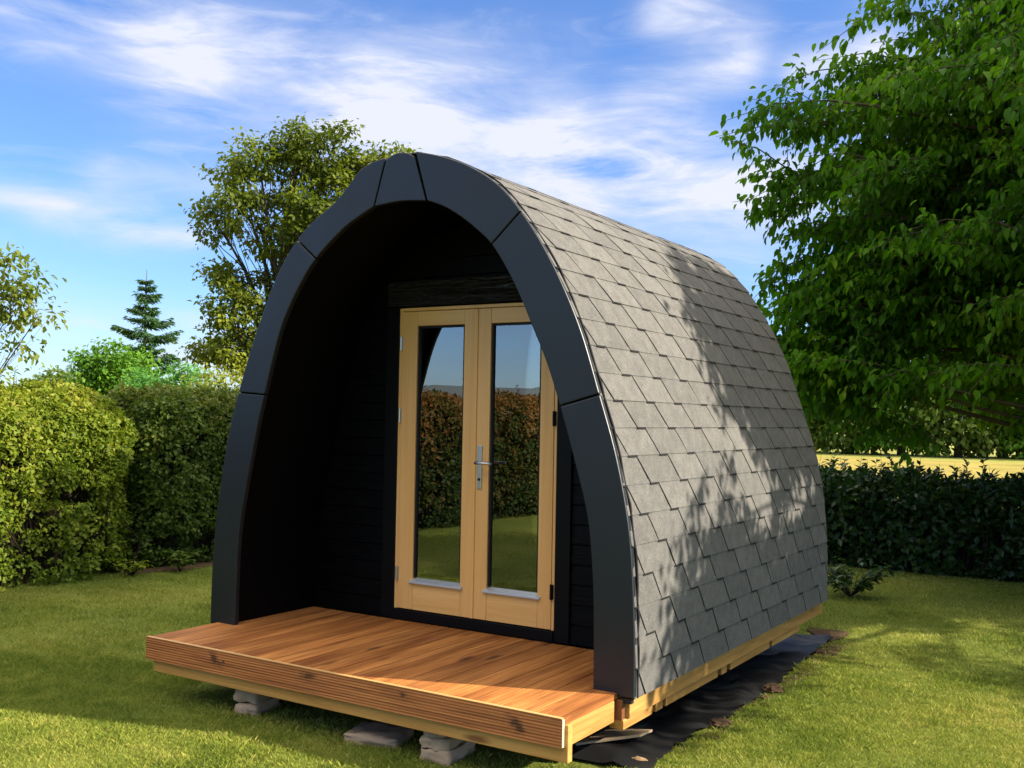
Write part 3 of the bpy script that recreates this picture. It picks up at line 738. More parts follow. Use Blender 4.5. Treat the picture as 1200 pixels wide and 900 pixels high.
# ------------------------------------------------------------------ hedges
def hedge(name, label, x0, x1, y0, y1, h, leafL, dens, mat, seed, coremat='twig', faces=('x1', 'y0', 'y1', 'top'), inset=.22, rough=.10, hole=.0, sprigs=0, round_end=.5, far=None, group=None, zcol=.22):
    global rs
    rs0 = rs; rs = np.random.RandomState(seed); random.seed(seed)
    Pn = []; Nn = []
    A = {'x1': ((y1 - y0) * h), 'x0': ((y1 - y0) * h), 'y0': ((x1 - x0) * h), 'y1': ((x1 - x0) * h), 'top': (x1 - x0) * (y1 - y0)}
    for f in faces:
        n = int(A[f] * dens)
        u = rs.rand(n); v = rs.rand(n)
        if f in ('x0', 'x1'):
            p = np.stack([np.full(n, x1 if f == 'x1' else x0), y0 + u * (y1 - y0), GZ + v * h], 1); nr = np.tile([1. if f == 'x1' else -1., 0, 0], (n, 1))
        elif f in ('y0', 'y1'):
            p = np.stack([x0 + u * (x1 - x0), np.full(n, y0 if f == 'y0' else y1), GZ + v * h], 1); nr = np.tile([0, -1. if f == 'y0' else 1., 0], (n, 1))
        else:
            p = np.stack([x0 + u * (x1 - x0), y0 + v * (y1 - y0), np.full(n, GZ + h)], 1); nr = np.tile([0, 0, 1.], (n, 1))
        if far is not None and f in ('x1', 'top'):
            k = (p[:, 1] > far) | (rs.rand(n) < .3); p = p[k]; nr = nr[k]
        Pn.append(p); Nn.append(nr)
    P = np.concatenate(Pn); N = np.concatenate(Nn)
    # round the top edges and ends
    c = np.stack([np.clip(P[:, 0], x0 + round_end, x1 - round_end), np.clip(P[:, 1], y0 + round_end, y1 - round_end), np.minimum(P[:, 2], GZ + h - round_end)], 1)
    d = P - c; L = np.linalg.norm(d, axis=1, keepdims=True)
    low = (P[:, 2] < GZ + h - round_end)
    P = np.where(L > round_end, c + d / np.maximum(L, 1e-6) * round_end, P); N = np.where(L > 1e-6, unit(d + N * .2), N)
    bump = np.array([mnoise.noise(Vector(p) * 1.3 + Vector((seed, 0, 0))) + .6 * mnoise.noise(Vector(p) * 3.7) + .35 * mnoise.noise(Vector(p) * 8) for p in P])
    hol = np.array([mnoise.noise(Vector(p) * 5.2 + Vector((0, seed, 0))) + .7 * mnoise.noise(Vector(p) * 11.3) for p in P])
    zrel = (P[:, 2] - GZ) / h
    keep = hol < (.50 - hole * np.clip(1.25 - zrel * 1.15, 0, 1)) + .22 * rs.rand(len(P))
    P, N, bump, zrel = P[keep], N[keep], bump[keep], zrel[keep]
    n = len(P)
    depth = -np.abs(rs.normal(size=n)) * np.where(rs.rand(n) < .3, .26, .075)
    P = P + N * (bump * rough * 1.5 + depth)[:, None]
    P[:, 2] = np.maximum(P[:, 2], GZ + .02 * rs.rand(n))
    D = unit(rdir(n) + N * .45 + np.array([0, 0, -.15])); NN = unit(N * .9 + rdir(n) * .75 + np.array([0, 0, .35]))
    Ls = leafL * (.65 + .7 * rs.rand(n))
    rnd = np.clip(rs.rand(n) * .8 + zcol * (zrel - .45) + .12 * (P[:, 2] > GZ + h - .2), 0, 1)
    root = thing(name, label, 'hedge', ((x0 + x1) / 2, (y0 + y1) / 2, GZ), group)
    # inner branches
    core = MB()
    core.box(x0 + inset * 1.9, x1 - inset * 1.9, y0 + inset * 1.9, y1 - inset * 1.9, GZ - .03, GZ + h - inset * 1.6)
    cnt = int((y1 - y0 + x1 - x0) * 9)
    for i in range(cnt):
        if random.random() < (y1 - y0) / (y1 - y0 + x1 - x0): bx_, by_ = x1 - random.uniform(.1, .3), random.uniform(y0 + .1, y1 - .1)
        else: bx_, by_ = random.uniform(x0 + .1, x1 - .1), y0 + random.uniform(.1, .3)
        core.tube([(bx_, by_, GZ - .02), (bx_ + random.uniform(-.08, .1), by_ + random.uniform(-.1, .1), GZ + .3), (bx_ + random.uniform(-.15, .15), by_ + random.uniform(-.2, .2), GZ + random.uniform(.5, .9))], [.018, .012, .005], 5)
    if sprigs:
        EP = []; ED = []; EN = []
        for i in range(sprigs):
            sx_, sy_ = random.uniform(x0 + .1, x1 - .05), random.uniform(y0 + .1, y1 - .1)
            hh = random.uniform(.08, .26); top = Vector((sx_ + random.uniform(-.06, .06), sy_ + random.uniform(-.06, .06), GZ + h + hh))
            b0 = Vector((sx_, sy_, GZ + h - .15))
            core.tube([b0, (b0 + top) / 2 + Vector((random.uniform(-.02, .02), 0, 0)), top], [.004, .003, .0015], 4)
            for k in range(random.randint(5, 10)):
                f = .45 + .55 * k / 9; EP.append(b0.lerp(top, min(f, 1)))
                ED.append(Vector((random.uniform(-1, 1), random.uniform(-1, 1), random.uniform(-.1, .7))).normalized()); EN.append(Vector((random.uniform(-.5, .5), random.uniform(-.5, .5), 1)))
        P = np.concatenate([P, np.array(EP)]); D = np.concatenate([D, np.array(ED)]); NN = np.concatenate([NN, np.array(EN)])
        Ls = np.concatenate([Ls, np.full(len(EP), leafL * 1.0)]); rnd = np.concatenate([rnd, rs.rand(len(EP))])
    obj('branches', core, M[coremat], root)
    link('foliage', leaf_mesh('foliage', P, D, NN, Ls, Ls * .62, LEAF_A, rnd), mat, root)
    rs = rs0
    return root
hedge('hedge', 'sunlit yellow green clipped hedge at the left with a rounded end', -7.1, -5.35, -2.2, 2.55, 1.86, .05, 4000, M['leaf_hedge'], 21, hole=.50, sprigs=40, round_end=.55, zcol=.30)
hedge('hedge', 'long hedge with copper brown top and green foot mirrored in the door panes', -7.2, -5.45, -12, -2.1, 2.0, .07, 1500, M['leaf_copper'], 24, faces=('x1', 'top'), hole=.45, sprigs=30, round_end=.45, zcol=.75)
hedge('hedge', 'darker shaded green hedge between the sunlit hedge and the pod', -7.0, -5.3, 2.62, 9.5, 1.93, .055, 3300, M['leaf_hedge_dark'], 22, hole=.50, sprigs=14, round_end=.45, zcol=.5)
hedge('hedge', 'low dark broad leaved hedge in tree shade behind the pod at right', -1.5, 8.0, 7.75, 8.9, 1.05, .085, 1500, M['leaf_laurel'], 23, faces=('y0', 'top', 'y1'), hole=.12, sprigs=150, round_end=.3, inset=.2)

# ------------------------------------------------------------------ trees
CR = Vector((.845, .534, 0)); CD = Vector((-.534, .845, 0))
def limb(mb, a, b, r0, r1, bend=.12, n=6, sides=6):
    a = Vector(a); b = Vector(b); L = (b - a).length
    off = Vector((random.uniform(-1, 1), random.uniform(-1, 1), random.uniform(-.2, 1))) * bend * L
    pts = []
    for i in range(n + 1):
        t = i / n; pts.append(a.lerp(b, t) + off * (4 * t * (1 - t)) * .5 + Vector((random.uniform(-1, 1), random.uniform(-1, 1), random.uniform(-1, 1))) * .012 * L * (0 < i < n))
    mb.tube(pts, [r0 + (r1 - r0) * (i / n) for i in range(n + 1)], sides); return pts
def broadleaf(name, label, base, blobs, trunk_r, leafL, mat, seed, per=14, lpc=26, crad=.25, trunk_top=None, cat='tree', leafshape=LEAF_A, group=None, bark='bark', wr=.62):
    """blobs: (lateral, depth, z, radius, density) in the tree's own frame"""
    global rs
    rs0 = rs; rs = np.random.RandomState(seed); random.seed(seed)
    base = Vector(base)
    root = thing(name, label, cat, base, group)
    tk = MB()
    cen = [(base + CR * l + CD * d + Vector((0, 0, z - base.z)), r, q) for (l, d, z, r, q) in blobs]
    ztop = max(c[0].z for c in cen); top = trunk_top or (base.z + (ztop - base.z) * .72)
    tp = [base + Vector((0, 0, -.1))]
    for i in range(1, 9):
        t = i / 8; tp.append(base + Vector((random.uniform(-.05, .05) * t * 2, random.uniform(-.05, .05) * t * 2, (top - base.z) * t)))
    tk.tube(tp, [trunk_r * (1.15 - .9 * i / 8) for i in range(9)], 10)
    P = []; D = []; N = []; Ls = []; RN = []
    for (c, r, q) in cen:
        tone0 = random.random()
        zt = min(max(base.z + (c.z - base.z) * .45, base.z + .5), top); f = (zt - base.z) / (top - base.z)
        st = tp[0].lerp(tp[-1], f); k = min(int(f * 8), 7); st = tp[k].lerp(tp[k + 1], f * 8 - k)
        main = limb(tk, st, c, trunk_r * .42 * (1.1 - f * .6), trunk_r * .10, .18)
        nc = max(4, int(per * q * (r / .7) ** 2))
        for j in range(nc):
            d = Vector(rdir(1)[0]); rr = r * (.35 + .7 * random.random() ** .6)
            cc = c + Vector((d.x * rr, d.y * rr, d.z * rr * .85))
            sp = main[random.randint(2, len(main) - 1)]
            limb(tk, sp, cc, trunk_r * .075, trunk_r * .02, .15, 4, 4)
            m = int(lpc * (.6 + .8 * random.random()))
            off = rs.normal(size=(m, 3)) * crad * np.array([1, 1, .6])
            pp = np.array(cc) + off
            outw = unit(off + np.array(d) * crad * .6)
            P.append(pp); D.append(unit(outw * .6 + rdir(m) * .7 + np.array([0, 0, -.45]))); N.append(unit(rdir(m) * .6 + np.array([0, 0, .8]) + outw * .4)); Ls.append(leafL * (.6 + .75 * rs.rand(m))); RN.append(np.clip(.35 * tone0 + .4 * rs.rand() + .3 * rs.rand(m), 0, 1))
    P = np.concatenate(P); D = np.concatenate(D); N = np.concatenate(N); Ls = np.concatenate(Ls)
    obj('trunk', tk, M[bark], root, smooth=True)
    link('crown', leaf_mesh('crown', P, D, N, Ls, Ls * wr, leafshape, np.concatenate(RN)), mat, root)
    rs = rs0
    return root

# tall maple-like tree beyond the left hedge
tb = [(.91, 0, 6.75, 0.73, 1), (.2, .4, 6.9, 0.65, 1), (-0.59, -.3, 6.75, 0.56, .9), (-1.26, .2, 6.45, 0.39, .6), (-1.44, 0, 5.4, 0.47, 1.1), (-0.84, -.5, 5.75, 0.56, 1), (0, .6, 5.8, 0.73, .9),
      (.9, -.4, 5.8, 0.77, 1), (1.85, .2, 6.55, 0.47, 1), (2.3, 0, 6.95, 0.30, .8), (1.4, .5, 6.2, 0.52, 1), (.5, -.6, 4.8, 0.73, .9), (-1.30, .1, 4.25, 0.43, 1.1), (-0.88, -.5, 3.55, 0.56, 1.1), (-0.25, .4, 3.8, 0.69, .9),
      (.5, .2, 3.7, 0.73, 1), (-1.34, 0, 2.75, 0.52, 1.0), (-0.63, -.3, 2.7, 0.65, 1.1), (.1, .2, 2.75, 0.77, 1), (-0.38, 0, 5.0, 0.34, .5), (.3, 0, 7.35, 0.30, .8), (1.2, 0, 7.4, 0.30, .9)]
broadleaf('maple_tree', 'tall olive green leafy tree rising behind the hedge left of the pod', (-12.35, 11.35, GZ), tb, .17, .115, M['leaf_tall'], 31, per=27, lpc=62, crad=.14)
# low yellow-green shrub at its foot
broadleaf('yellow_shrub', 'bright yellow green shrub at the foot of the tall tree behind the hedge', (-9.47, 7.2, GZ), [(0, 0, 1.75, .4, 1), (.35, .2, 1.8, .4, 1), (-.35, .1, 1.7, .35, 1)], .05, .075, M['leaf_yg'], 32, per=40, lpc=26, crad=.12, cat='shrub')
# round green tree, pale shrub
broadleaf('round_tree', 'rounded fresh green tree left of the conifer behind the hedge', (-25.7, 17.0, GZ), [(0, 0, 3.0, .65, 1), (-.7, 0, 2.7, .5, 1), (.6, .3, 2.9, .6, 1), (.1, 0, 2.2, .8, 1), (-.6, .2, 2.1, .6, 1), (.9, 0, 2.2, .6, 1)], .12, .16, M['leaf_round'], 33, per=34, lpc=26, crad=.2)
broadleaf('pale_shrub', 'pale mint green shrub in front of the conifer behind the hedge', (-20.9, 15.3, GZ), [(-.55, 0, 2.2, .4, 1), (0, 0, 2.1, .5, 1), (.6, .2, 2.35, .4, 1), (.9, .2, 2.0, .5, 1), (-.9, 0, 1.9, .4, 1)], .06, .14, M['leaf_mint'], 34, per=34, lpc=26, crad=.16, cat='shrub')
broadleaf('round_bush', 'small olive bush far off above the hedge at left', (-50.9, 31.8, GZ), [(0, 0, 2.6, 1.0, 1), (1.0, 0, 2.2, .8, 1), (-1.0, 0, 2.2, .8, 1)], .15, .3, M['leaf_far'], 35, per=26, lpc=22, crad=.3, cat='bush')
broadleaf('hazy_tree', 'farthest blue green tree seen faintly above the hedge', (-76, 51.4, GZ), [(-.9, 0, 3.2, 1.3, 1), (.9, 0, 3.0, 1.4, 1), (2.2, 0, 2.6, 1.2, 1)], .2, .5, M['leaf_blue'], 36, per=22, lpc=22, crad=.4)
# sapling at the left edge
broadleaf('sapling', 'thin leaning sapling with large loose leaves at the left edge behind the hedge', (-7.95, 1.75, GZ),
          [(.55, 0, 2.95, .28, 1), (.75, .1, 2.55, .30, 1.2), (.95, 0, 2.75, .22, 1), (.45, 0, 2.2, .28, .9), (.8, .1, 2.1, .2, .7), (.35, .1, 2.6, .3, 1.2), (.2, -.1, 3.1, .28, 1), (.05, 0, 2.7, .35, 1), (1.08, 0, 2.45, .18, .8), (.6, 0, 1.75, .2, .6), (.3, 0, 1.6, .2, .6), (-.2, 0, 3.2, .4, 1), (-.4, .1, 2.5, .45, 1)],   .035,   .09, M['leaf_sap'], 37, per=120, lpc=11, crad=.10, wr=.55)
# conifer
def conifer(base, height, wid, seed):
    global rs
    rs0 = rs; rs = np.random.RandomState(seed); random.seed(seed)
    base = Vector(base); root = thing('conifer', 'dark pointed conifer with tiered branches behind the left hedge', 'tree', base)
    tk = MB(); tk.tube([base + Vector((0, 0, height * t + random.uniform(-.02, .02))) for t in (0, .3, .6, .85, 1)], [.14, .11, .06, .025, .008], 8)
    P = []; D = []; N = []
    z = 1.0
    while z < height - .38:
        f = 1 - z / height; ln = wid * (f * 1.25) ** 1.0 * random.uniform(.75, 1.15)
        for j in range(random.randint(5, 8)):
            a = random.uniform(0, 2 * math.pi); l = ln * random.uniform(.6, 1.15)
            d = Vector((math.cos(a), math.sin(a), 0)); b0 = base + Vector((0, 0, z))
            droop = random.uniform(-.12, .12)
            pts = [b0 + d * l * t + Vector((0, 0, l * (droop * math.sin(t * 2.2) + .22 * t * t))) for t in (0, .3, .6, 1)]
            tk.tube(pts, [.022, .016, .01, .004], 4)
            m = int(95 * l + 6)
            t = rs.rand(m) ** .8; seg_ = np.minimum((t * 3).astype(int), 2)
            pa = np.array([list(p) for p in pts]); tt = np.array([0, .3, .6, 1])
            pos = np.stack([np.interp(t, tt, pa[:, k]) for k in range(3)], 1)
            sd = np.array([-d.y, d.x, 0]); side = (rs.rand(m) - .5) * 2
            spread = l * .32 * (1 - t * .75)
            pos = pos + sd * (side * spread)[:, None] + np.array([0, 0, -1]) * (np.abs(rs.normal(size=m)) * .05)[:, None]
            P.append(pos); D.append(unit(np.array(d) * .8 + sd * side[:, None] * .9 + np.array([0, 0, -.25]) + rdir(m) * .35)); N.append(unit(rdir(m) * .5 + np.array([0, 0, 1.])))
        z += random.uniform(.26, .42) * (.55 + .6 * f)
    P = np.concatenate(P); D = np.concatenate(D); N = np.concatenate(N); n = len(P)
    obj('trunk', tk, M['bark'], root, smooth=True)
    Ls = .19 * (.6 + .7 * rs.rand(n))
    link('crown', leaf_mesh('crown', P, D, N, Ls, Ls * .32), M['needle'], root); rs = rs0
conifer((-28.1, 20.2, GZ), 6.85, 2.35, 41)

# big hornbeam right of the pod: layered drooping sprays
def hornbeam():
    global rs
    rs0 = rs; rs = np.random.RandomState(55); random.seed(55)
    base = Vector((5.3, 8.7, GZ))
    root = thing('hornbeam_tree', 'large dense green tree filling the right side beside the pod roof', 'tree', base)
    tk = MB()
    tp = [base + Vector((random.uniform(-.05, .05), random.uniform(-.05, .05), -.1 + 8.2 * i / 10)) for i in range(11)]
    tk.tube(tp, [.30 * (1.1 - .09 * i) for i in range(11)], 12)
    lobes = [  # centre, radii, count of sprays
        ((3.9, 8.0, 3.75), (4.15, 3.6, 2.7), 760),
        ((5.2, 8.6, 6.3), (3.6, 3.6, 2.6), 400),
        ((2.9, 7.5, 5.7), (1.7, 1.5, 1.3), 130),
        ((3.7, 5.6, 3.0), (1.5, 1.2, 1.7), 70),
        ((3.8, 8.4, 2.5), (4.0, 2.4, 1.0), 170),
        ((3.0, 7.2, 4.3), (2.6, 1.5, 2.3), 260),
        ((5.0, 4.35, 4.2), (.8, 1.5, .9), 230),
        ((.75, 6.6, 2.5), (1.0, .8, 1.15), 150),
        ((3.0, 6.4, 1.9), (2.4, 1.2, .6), 110),
    ]
    starts = []
    for (c, r, cnt) in lobes:
        k = 0
        while k < cnt:
            d = rdir(1)[0]; q = .45 + .6 * random.random() ** .55
            p = np.array(c) + d * np.array(r) * q
            nz = mnoise.noise(Vector(p) * .8 + Vector((3, 3, 3)))
            if nz < -.34 or p[2] < 1.32: continue
            if p[2] < 1.7 and c[2] > 1.5 and random.random() < .3: continue
            if p[2] > 9: continue
            k += 1; starts.append((p, random.uniform(.75, 1.2)))
    # free fingers reaching left towards the pod roof
    for (p, s) in [((-.35, 5.75, 4.42), 1.0), ((-.1, 5.95, 4.85), 1.0), ((.15, 6.05, 4.5), 1.1), ((-.2, 5.85, 3.72), 1.0), ((.0, 5.95, 3.95), .9), ((.15, 6.1, 3.3), 1.0), ((.3, 6.3, 2.7), 1.1), ((.55, 6.3, 5.25), 1.1), ((.95, 6.5, 5.8), 1.1), ((.5, 6.4, 2.2), 1.1), ((.75, 6.5, 4.2), 1.1), ((.7, 6.6, 3.6), 1.1)]:
        for q in range(3): starts.append((np.array(p) + np.array((random.uniform(-.02, .25), random.uniform(-.2, .3), random.uniform(-.16, .12))) * (q > 0), s + .0007))
    for k in range(125):      # the long low limb over the lawn beside the pod
        starts.append((np.array((5.36 + random.uniform(-.35, .35), random.uniform(1.75, 4.6), random.uniform(2.35, 2.95))), .8))
    for k in range(60):
        starts.append((np.array((random.uniform(6.2, 9.0), random.uniform(4.2, 8.4), random.uniform(2.1, 2.9))), .8))
    tk.tube([tp[3], (5.4, 6.6, 2.9), (5.35, 4.4, 2.95), (5.36, 2.4, 2.8)], [.11, .08, .05, .015], 7)
    tk.tube([tp[5], (5.2, 6.9, 4.3), (5.1, 5.2, 4.3), (5.05, 3.6, 4.2)], [.11, .08, .05, .015], 7)
    ctr = np.array((5.3, 8.7, 0))
    P = []; D = []; N = []; Ls = []; RN = []
    for (p, s) in starts:
        out = p - ctr; out[2] = 0; out = unit(out); az = math.atan2(out[1], out[0]) + random.uniform(-.5, .5)
        dr = Vector((math.cos(az), math.sin(az), random.choice((random.uniform(-.25, .12), random.uniform(-.25, .15), random.uniform(-.85, .5)))))
        fing = abs(s * 1000 - round(s * 1000)) > .5 and abs((s * 100) % 1 - .07) < .02
        if fing: dr = Vector((math.cos(az), math.sin(az), random.uniform(-.2, .12)))
        L = random.uniform(.75, 1.25) * s
        tip = Vector(p); st = tip - dr * L
        # connecting branch towards the trunk
        zt = max(1.0, min(7.6, st.z - .35 * (Vector((st.x, st.y, 0)) - Vector((base.x, base.y, 0))).length * .5 + .2))
        kk = min(int((zt - GZ) / .82), 9); hub = tp[kk]
        if random.random() < .10 or (fing and random.random() < .3): limb(tk, hub, st, .05, .012, .10, 7, 5)
        twig = [st, st.lerp(tip, .5) + Vector((0, 0, .05)), tip - Vector((0, 0, .06))]
        tk.tube(twig, [.009, .006, .002], 4)
        side = Vector((-dr.y, dr.x, 0)).normalized()
        rb = random.random()
        for sidei in (0, 1, -1, 2, -2, 3, -3):
            f0 = .0 if sidei == 0 else .12 + .24 * (abs(sidei) - 1)
            a0 = st.lerp(tip, f0)
            if sidei == 0: b0 = tip; m = int((30 if fing else 22) * s)
            else:
                sg = 1 if sidei > 0 else -1
                b0 = a0 + (dr * .55 + side * sg * .75).normalized() * L * random.uniform(.32, .6) * (1.15 - .18 * abs(sidei)) + Vector((0, 0, random.uniform(-.28, .12))); m = int((20 if fing else 15) * s)
                tk.tube([a0, a0.lerp(b0, .5) + Vector((0, 0, .02)), b0], [.005, .004, .0015], 3)
            ax = (b0 - a0).normalized(); ss = ax.cross(Vector((0, 0, 1))).normalized()
            for j in range(m):
                t = (j + random.random()) / m; sg = 1 if j % 2 else -1
                pp = a0.lerp(b0, t) + Vector((0, 0, .03 * math.sin(t * 3.1)))
                dd = ax * random.uniform(.1, .8) + ss * sg * random.uniform(.2, .9) + Vector((0, 0, -random.uniform(.1, 1.3)))
                nn = Vector((0, 0, 1)) * .8 + ss * sg * .75 + ax * .2 + Vector((random.uniform(-.55, .55), random.uniform(-.55, .55), random.uniform(-.4, .4)))
                pp = pp + Vector((random.gauss(0, .025), random.gauss(0, .025), random.gauss(0, .035)))
                P.append(pp); D.append(dd); N.append(nn); Ls.append(.094 * random.uniform(.55, 1.35)); RN.append(min(1, max(0, .62 * rb + .45 * random.random() - .03)))
    P = np.array(P); D = unit(np.array(D)); N = unit(np.array(N)); Ls = np.array(Ls)
    obj('trunk', tk, M['bark'], root, smooth=True)
    link('crown', leaf_mesh('crown', P, D, N, Ls, Ls * .60, LEAF_B, np.array(RN)), M['leaf_big'], root)
    print('hornbeam leaves', len(P)); rs = rs0
hornbeam()

# unseen tree added out of frame to shade the lawn mirrored in the panes
broadleaf('unseen_shade_tree', 'unseen leafy tree added right of the pod to shade the mirrored lawn', (7.2, -.1, GZ), [(-.3, 0, 4.3, 1.0, 1), (.5, .3, 4.9, 1.0, 1), (-.5, -.4, 5.0, 1.0, 1), (.3, -.5, 5.7, 1.0, 1), (0, .5, 5.9, 1.0, 1), (-.6, .1, 6.4, .9, 1), (.3, 0, 7.0, .9, 1), (0, 0, 3.7, .8, 1), (-.25, -1.3, 4.4, 1.0, 1), (.3, -1.4, 5.3, 1.0, 1), (-.4, -1.3, 6.2, 1.0, 1), (.2, -2.4, 4.6, 1.1, 1), (-.3, -2.5, 5.5, 1.1, 1), (.2, -2.3, 6.4, 1.0, 1)], .12, .11, M['leaf_big'], 61, per=34, lpc=30, crad=.2)
# far trees beyond the field
random.seed(77)
for i in range(9):
    x = -16 + i * 2.6 + random.uniform(-.5, .5); y = 51 + random.uniform(-1.2, 1.8) + i * .45
    rr = random.uniform(1.3, 1.8)
    broadleaf('field_tree', 'leafy tree in the row along the far side of the golden field', (x, y, GZ), [(0, 0, 1.3, rr, 1), (-.9, 0, 2.7, rr, 1), (.9, .3, 2.9, rr, 1), (0, 0, 4.2, rr * .9, 1), (-1.3, 0, .6, .9, 1), (1.3, 0, .6, .9, 1)], .2, .34, M['leaf_far'] if i % 3 else M['leaf_round'], 80 + i, per=9, lpc=26, crad=.42, group='trees along the far field edge')

# weed by the rear corner of the pod, small plants at the left hedge foot
def plant(name, label, loc, n, h, leafL, mat, seed, spread=.16, group=None):
    global rs
    rs0 = rs; rs = np.random.RandomState(seed); random.seed(seed)
    loc = Vector(loc); root = thing(name, label, 'plant', loc, group); st = MB(); P = []; D = []; N = []
    for i in range(n):
        a = random.uniform(0, 6.28); l = random.uniform(.5, 1); tip = loc + Vector((math.cos(a) * spread * l * 1.3, math.sin(a) * spread * l * 1.3, h * random.uniform(.5, 1)))
        st.tube([loc, loc.lerp(tip, .5) + Vector((0, 0, .04)), tip], [.004, .003, .0015], 4)
        for k in range(8):
            t = .25 + .75 * random.random(); P.append(loc.lerp(tip, t) + Vector((0, 0, .03))); D.append(Vector((random.uniform(-1, 1), random.uniform(-1, 1), random.uniform(-.4, .4)))); N.append(Vector((random.uniform(-.4, .4), random.uniform(-.4, .4), 1)))
    obj('stem', st, M['twig'], root)
    m = len(P); Ls = leafL * (.6 + .7 * rs.rand(m))
    link('leaves', leaf_mesh('leaves', np.array(P), np.array(D), np.array(N), Ls, Ls * .55), mat, root); rs = rs0
plant('weed_plant', 'low dark leafy weed growing by the rear corner of the pod', (1.1, 5.7, GZ), 44, .34, .08, M['leaf_laurel'], 91, .34)
plant('weed_plant', 'small broad leaved seedling at the foot of the darker left hedge', (-5.05, 2.75, GZ), 10, .22, .085, M['leaf_hedge_dark'], 92, .14)
plant('weed_plant', 'pale green seedling at the foot of the sunlit hedge end', (-5.2, 2.25, GZ), 12, .16, .06, M['leaf_hedge'], 93, .16)

# ------------------------------------------------------------------ light, sky, camera
AZ = math.atan2(.93, .36); EL = R(30)
sd = Vector((math.sin(AZ) * math.cos(EL), math.cos(AZ) * math.cos(EL), math.sin(EL)))
sl = bpy.data.lights.new('sun', 'SUN'); sl.energy = 4.7; sl.angle = R(.53); sl.color = (1, .91, .76)
so = bpy.data.objects.new('sun', sl); COL.objects.link(so); so.location = sd * 40
so.rotation_euler = sd.to_track_quat('Z', 'Y').to_euler()

w = bpy.data.worlds.new('World'); scene.world = w; w.use_nodes = True
class WT(NT):
    def __init__(s, tree): s.t = tree
W = WT(w.node_tree); W.t.nodes.clear()
wo = W.n('ShaderNodeOutputWorld'); bg = W.n('ShaderNodeBackground')
sky = W.n('ShaderNodeTexSky', sky_type='NISHITA'); sky.sun_disc = False; sky.sun_elevation = EL; sky.sun_rotation = AZ
sky.air_density = 1.0; sky.dust_density = .3; sky.ozone_density = 3.0
tc = W.n('ShaderNodeTexCoord'); sp = W.n('ShaderNodeSeparateXYZ'); W.l(tc.outputs['Generated'], sp.inputs[0])
az = W.math('MULTIPLY', W.math('ARCTAN2', sp.outputs[0], sp.outputs[1]), 180 / math.pi)
el = W.math('MULTIPLY', W.math('ARCSINE', sp.outputs[2]), 180 / math.pi)
# wispy distortion of azimuth and elevation
cv = W.n('ShaderNodeCombineXYZ'); W.l(az, cv.inputs[0]); W.l(el, cv.inputs[1])
mpw = W.n('ShaderNodeMapping'); mpw.inputs['Rotation'].default_value = (0, 0, R(19)); mpw.inputs['Scale'].default_value = (.05, .19, 1); W.l(cv.outputs[0], mpw.inputs[0])
wn = W.noise(mpw.outputs[0], 1, 7, .6, .5)
mp2 = W.n('ShaderNodeMapping'); mp2.inputs['Rotation'].default_value = (0, 0, R(21)); mp2.inputs['Scale'].default_value = (.11, .46, 1); mp2.inputs['Location'].default_value = (7, 3, 0); W.l(cv.outputs[0], mp2.inputs[0])
wn2 = W.noise(mp2.outputs[0], 1, 8, .62, .8)
def capsule(a0, e0, a1, e1, rad, amp):
    """soft elongated cloud between two sky directions (azimuth, elevation in degrees)"""
    da, de = a1 - a0, e1 - e0; L2 = da * da + de * de
    pa = W.math('SUBTRACT', az, a0); pe = W.math('SUBTRACT', el, e0)
    t = W.math('DIVIDE', W.math('ADD', W.math('MULTIPLY', pa, da), W.math('MULTIPLY', pe, de)), L2)
    t = W.math('MINIMUM', W.math('MAXIMUM', t, 0.0), 1.0)
    qx = W.math('SUBTRACT', pa, W.math('MULTIPLY', t, da)); qy = W.math('SUBTRACT', pe, W.math('MULTIPLY', t, de))
    d = W.math('SQRT', W.math('ADD', W.math('MULTIPLY', qx, qx), W.math('MULTIPLY', qy, qy)))
    f = W.math('DIVIDE', d, rad); g = W.math('EXPONENT', W.math('MULTIPLY', W.math('MULTIPLY', f, f), -1.0))
    return W.math('MULTIPLY', g, amp)
caps = [(-64, 22.5, -51, 18.0, 2.6, .62), (-51, 18.0, -38, 15.5, 2.7, .7), (-40, 16.5, -30, 14, 2.8, .75), (-30, 14.2, -18, 12.0, 2.9, .9), (-24, 13.5, -20, 11.5, 2.2, .4),
        (-40.2, 16.5, -39, 16.3, .9, .55), (-59, 10.4, -50, 9.0, .8, .55), (-57, 9.8, -49, 9.6, 1.2, .3), (-54, 11.5, -47, 11.2, 1.3, .4), (-24, 21.5, -20, 20.0, 1.6, .75), (-26, 17.5, -20, 18.4, 1.2, .55), (-17, 18.4, -13, 19.0, .9, .6),
        (-60, 4.5, -48, 2.5, 2.0, .45), (-48, 19.5, -30, 19, 2.2, .28), (-12, 16, 10, 14, 4, .5), (30, 20, 90, 30, 9, .6), (-150, 18, -90, 24, 7, .45), (150, 20, 200, 25, 7, .4)]
tot = None
for c_ in caps:
    v = capsule(*c_); tot = v if tot is None else W.math('ADD', tot, v)
tex = W.math('ADD', W.math('MULTIPLY', wn, 1.25), W.math('MULTIPLY', wn2, .75))       # about 1 on average
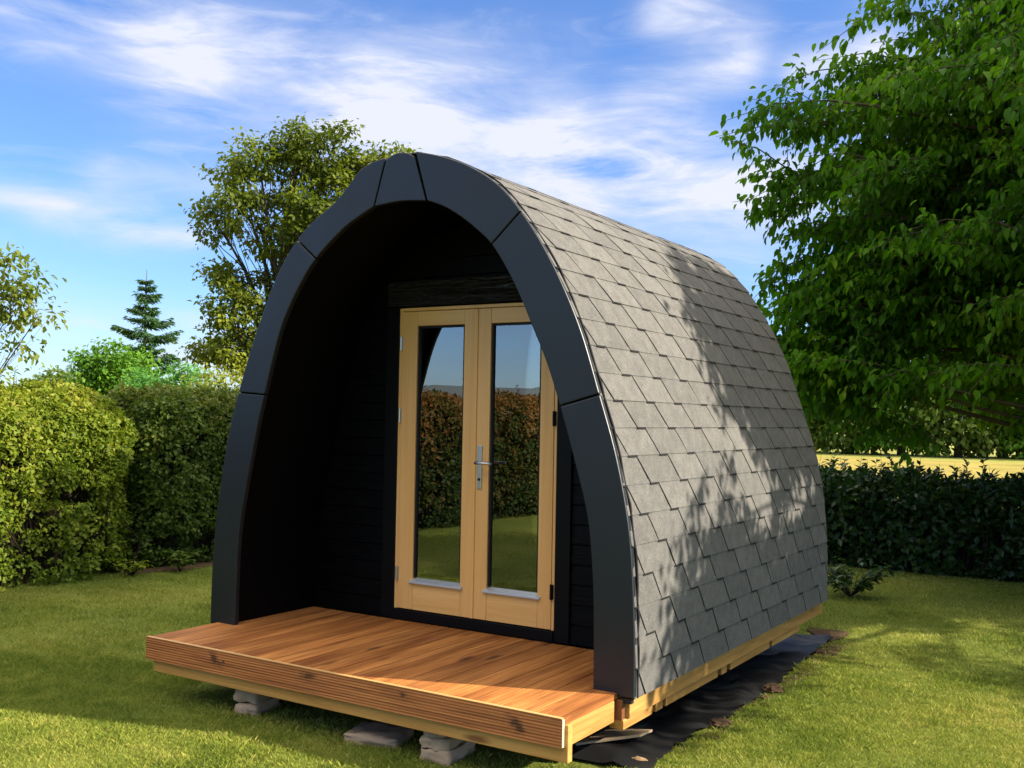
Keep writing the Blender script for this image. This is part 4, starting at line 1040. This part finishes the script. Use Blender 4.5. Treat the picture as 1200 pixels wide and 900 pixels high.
m_ = W.math('MULTIPLY', tot, W.math('MAXIMUM', W.math('SUBTRACT', W.math('MULTIPLY', tex, 2.7), 1.95), 0.06))
m_ = W.math('ADD', m_, W.math('MULTIPLY', W.math('MAXIMUM', W.math('SUBTRACT', wn2, .53), 0.0), 1.1))
m_ = W.math('MINIMUM', m_, .97)
skyc = W.mix(1.0, sky.outputs[0], (.36, .46, .64), 'MULTIPLY')
skyf = W.mix(m_, skyc, (2.45, 2.55, 2.95))
# bright overcast added as neutral fill light, well above the visible band of sky
hi = W.n('ShaderNodeMapRange', interpolation_type='SMOOTHSTEP'); hi.inputs[1].default_value = 27; hi.inputs[2].default_value = 50; W.l(el, hi.inputs[0])
hm = W.math('MULTIPLY', hi.outputs[0], W.math('MINIMUM', W.math('MAXIMUM', W.math('MULTIPLY', tex, .85), .35), .95))
skyf = W.mix(hm, skyf, (9.6, 9.0, 7.9))
W.l(skyf, bg.inputs['Color']); bg.inputs['Strength'].default_value = .14
W.l(bg.outputs[0], wo.inputs['Surface'])

cam = bpy.data.cameras.new('camera'); co = bpy.data.objects.new('camera', cam); COL.objects.link(co)
cam.sensor_width = 36; cam.lens = 36 * 1204.664 / 1200; cam.clip_end = 3000; cam.clip_start = .05
r_ = Vector((0.84521144, 0.53412295, 0.01817403)); u_ = Vector((7.52631631e-04, -3.51958249e-02, 9.99380152e-01)); f_ = Vector((-0.53443153, 0.84467386, 0.03014991))
mw = Matrix((( r_.x, u_.x, -f_.x, 3.66825), (r_.y, u_.y, -f_.y, -4.58253), (r_.z, u_.z, -f_.z, 1.35191), (0, 0, 0, 1)))
co.matrix_world = mw
scene.camera = co

scene.render.engine = 'CYCLES'
scene.cycles.use_denoising = True
scene.cycles.max_bounces = 8; scene.cycles.diffuse_bounces = 4; scene.cycles.transparent_max_bounces = 12
scene.cycles.sample_clamp_indirect = 6
scene.view_settings.view_transform = 'Standard'; scene.view_settings.look = 'None'
scene.view_settings.gamma = 1; scene.view_settings.exposure = 1.35
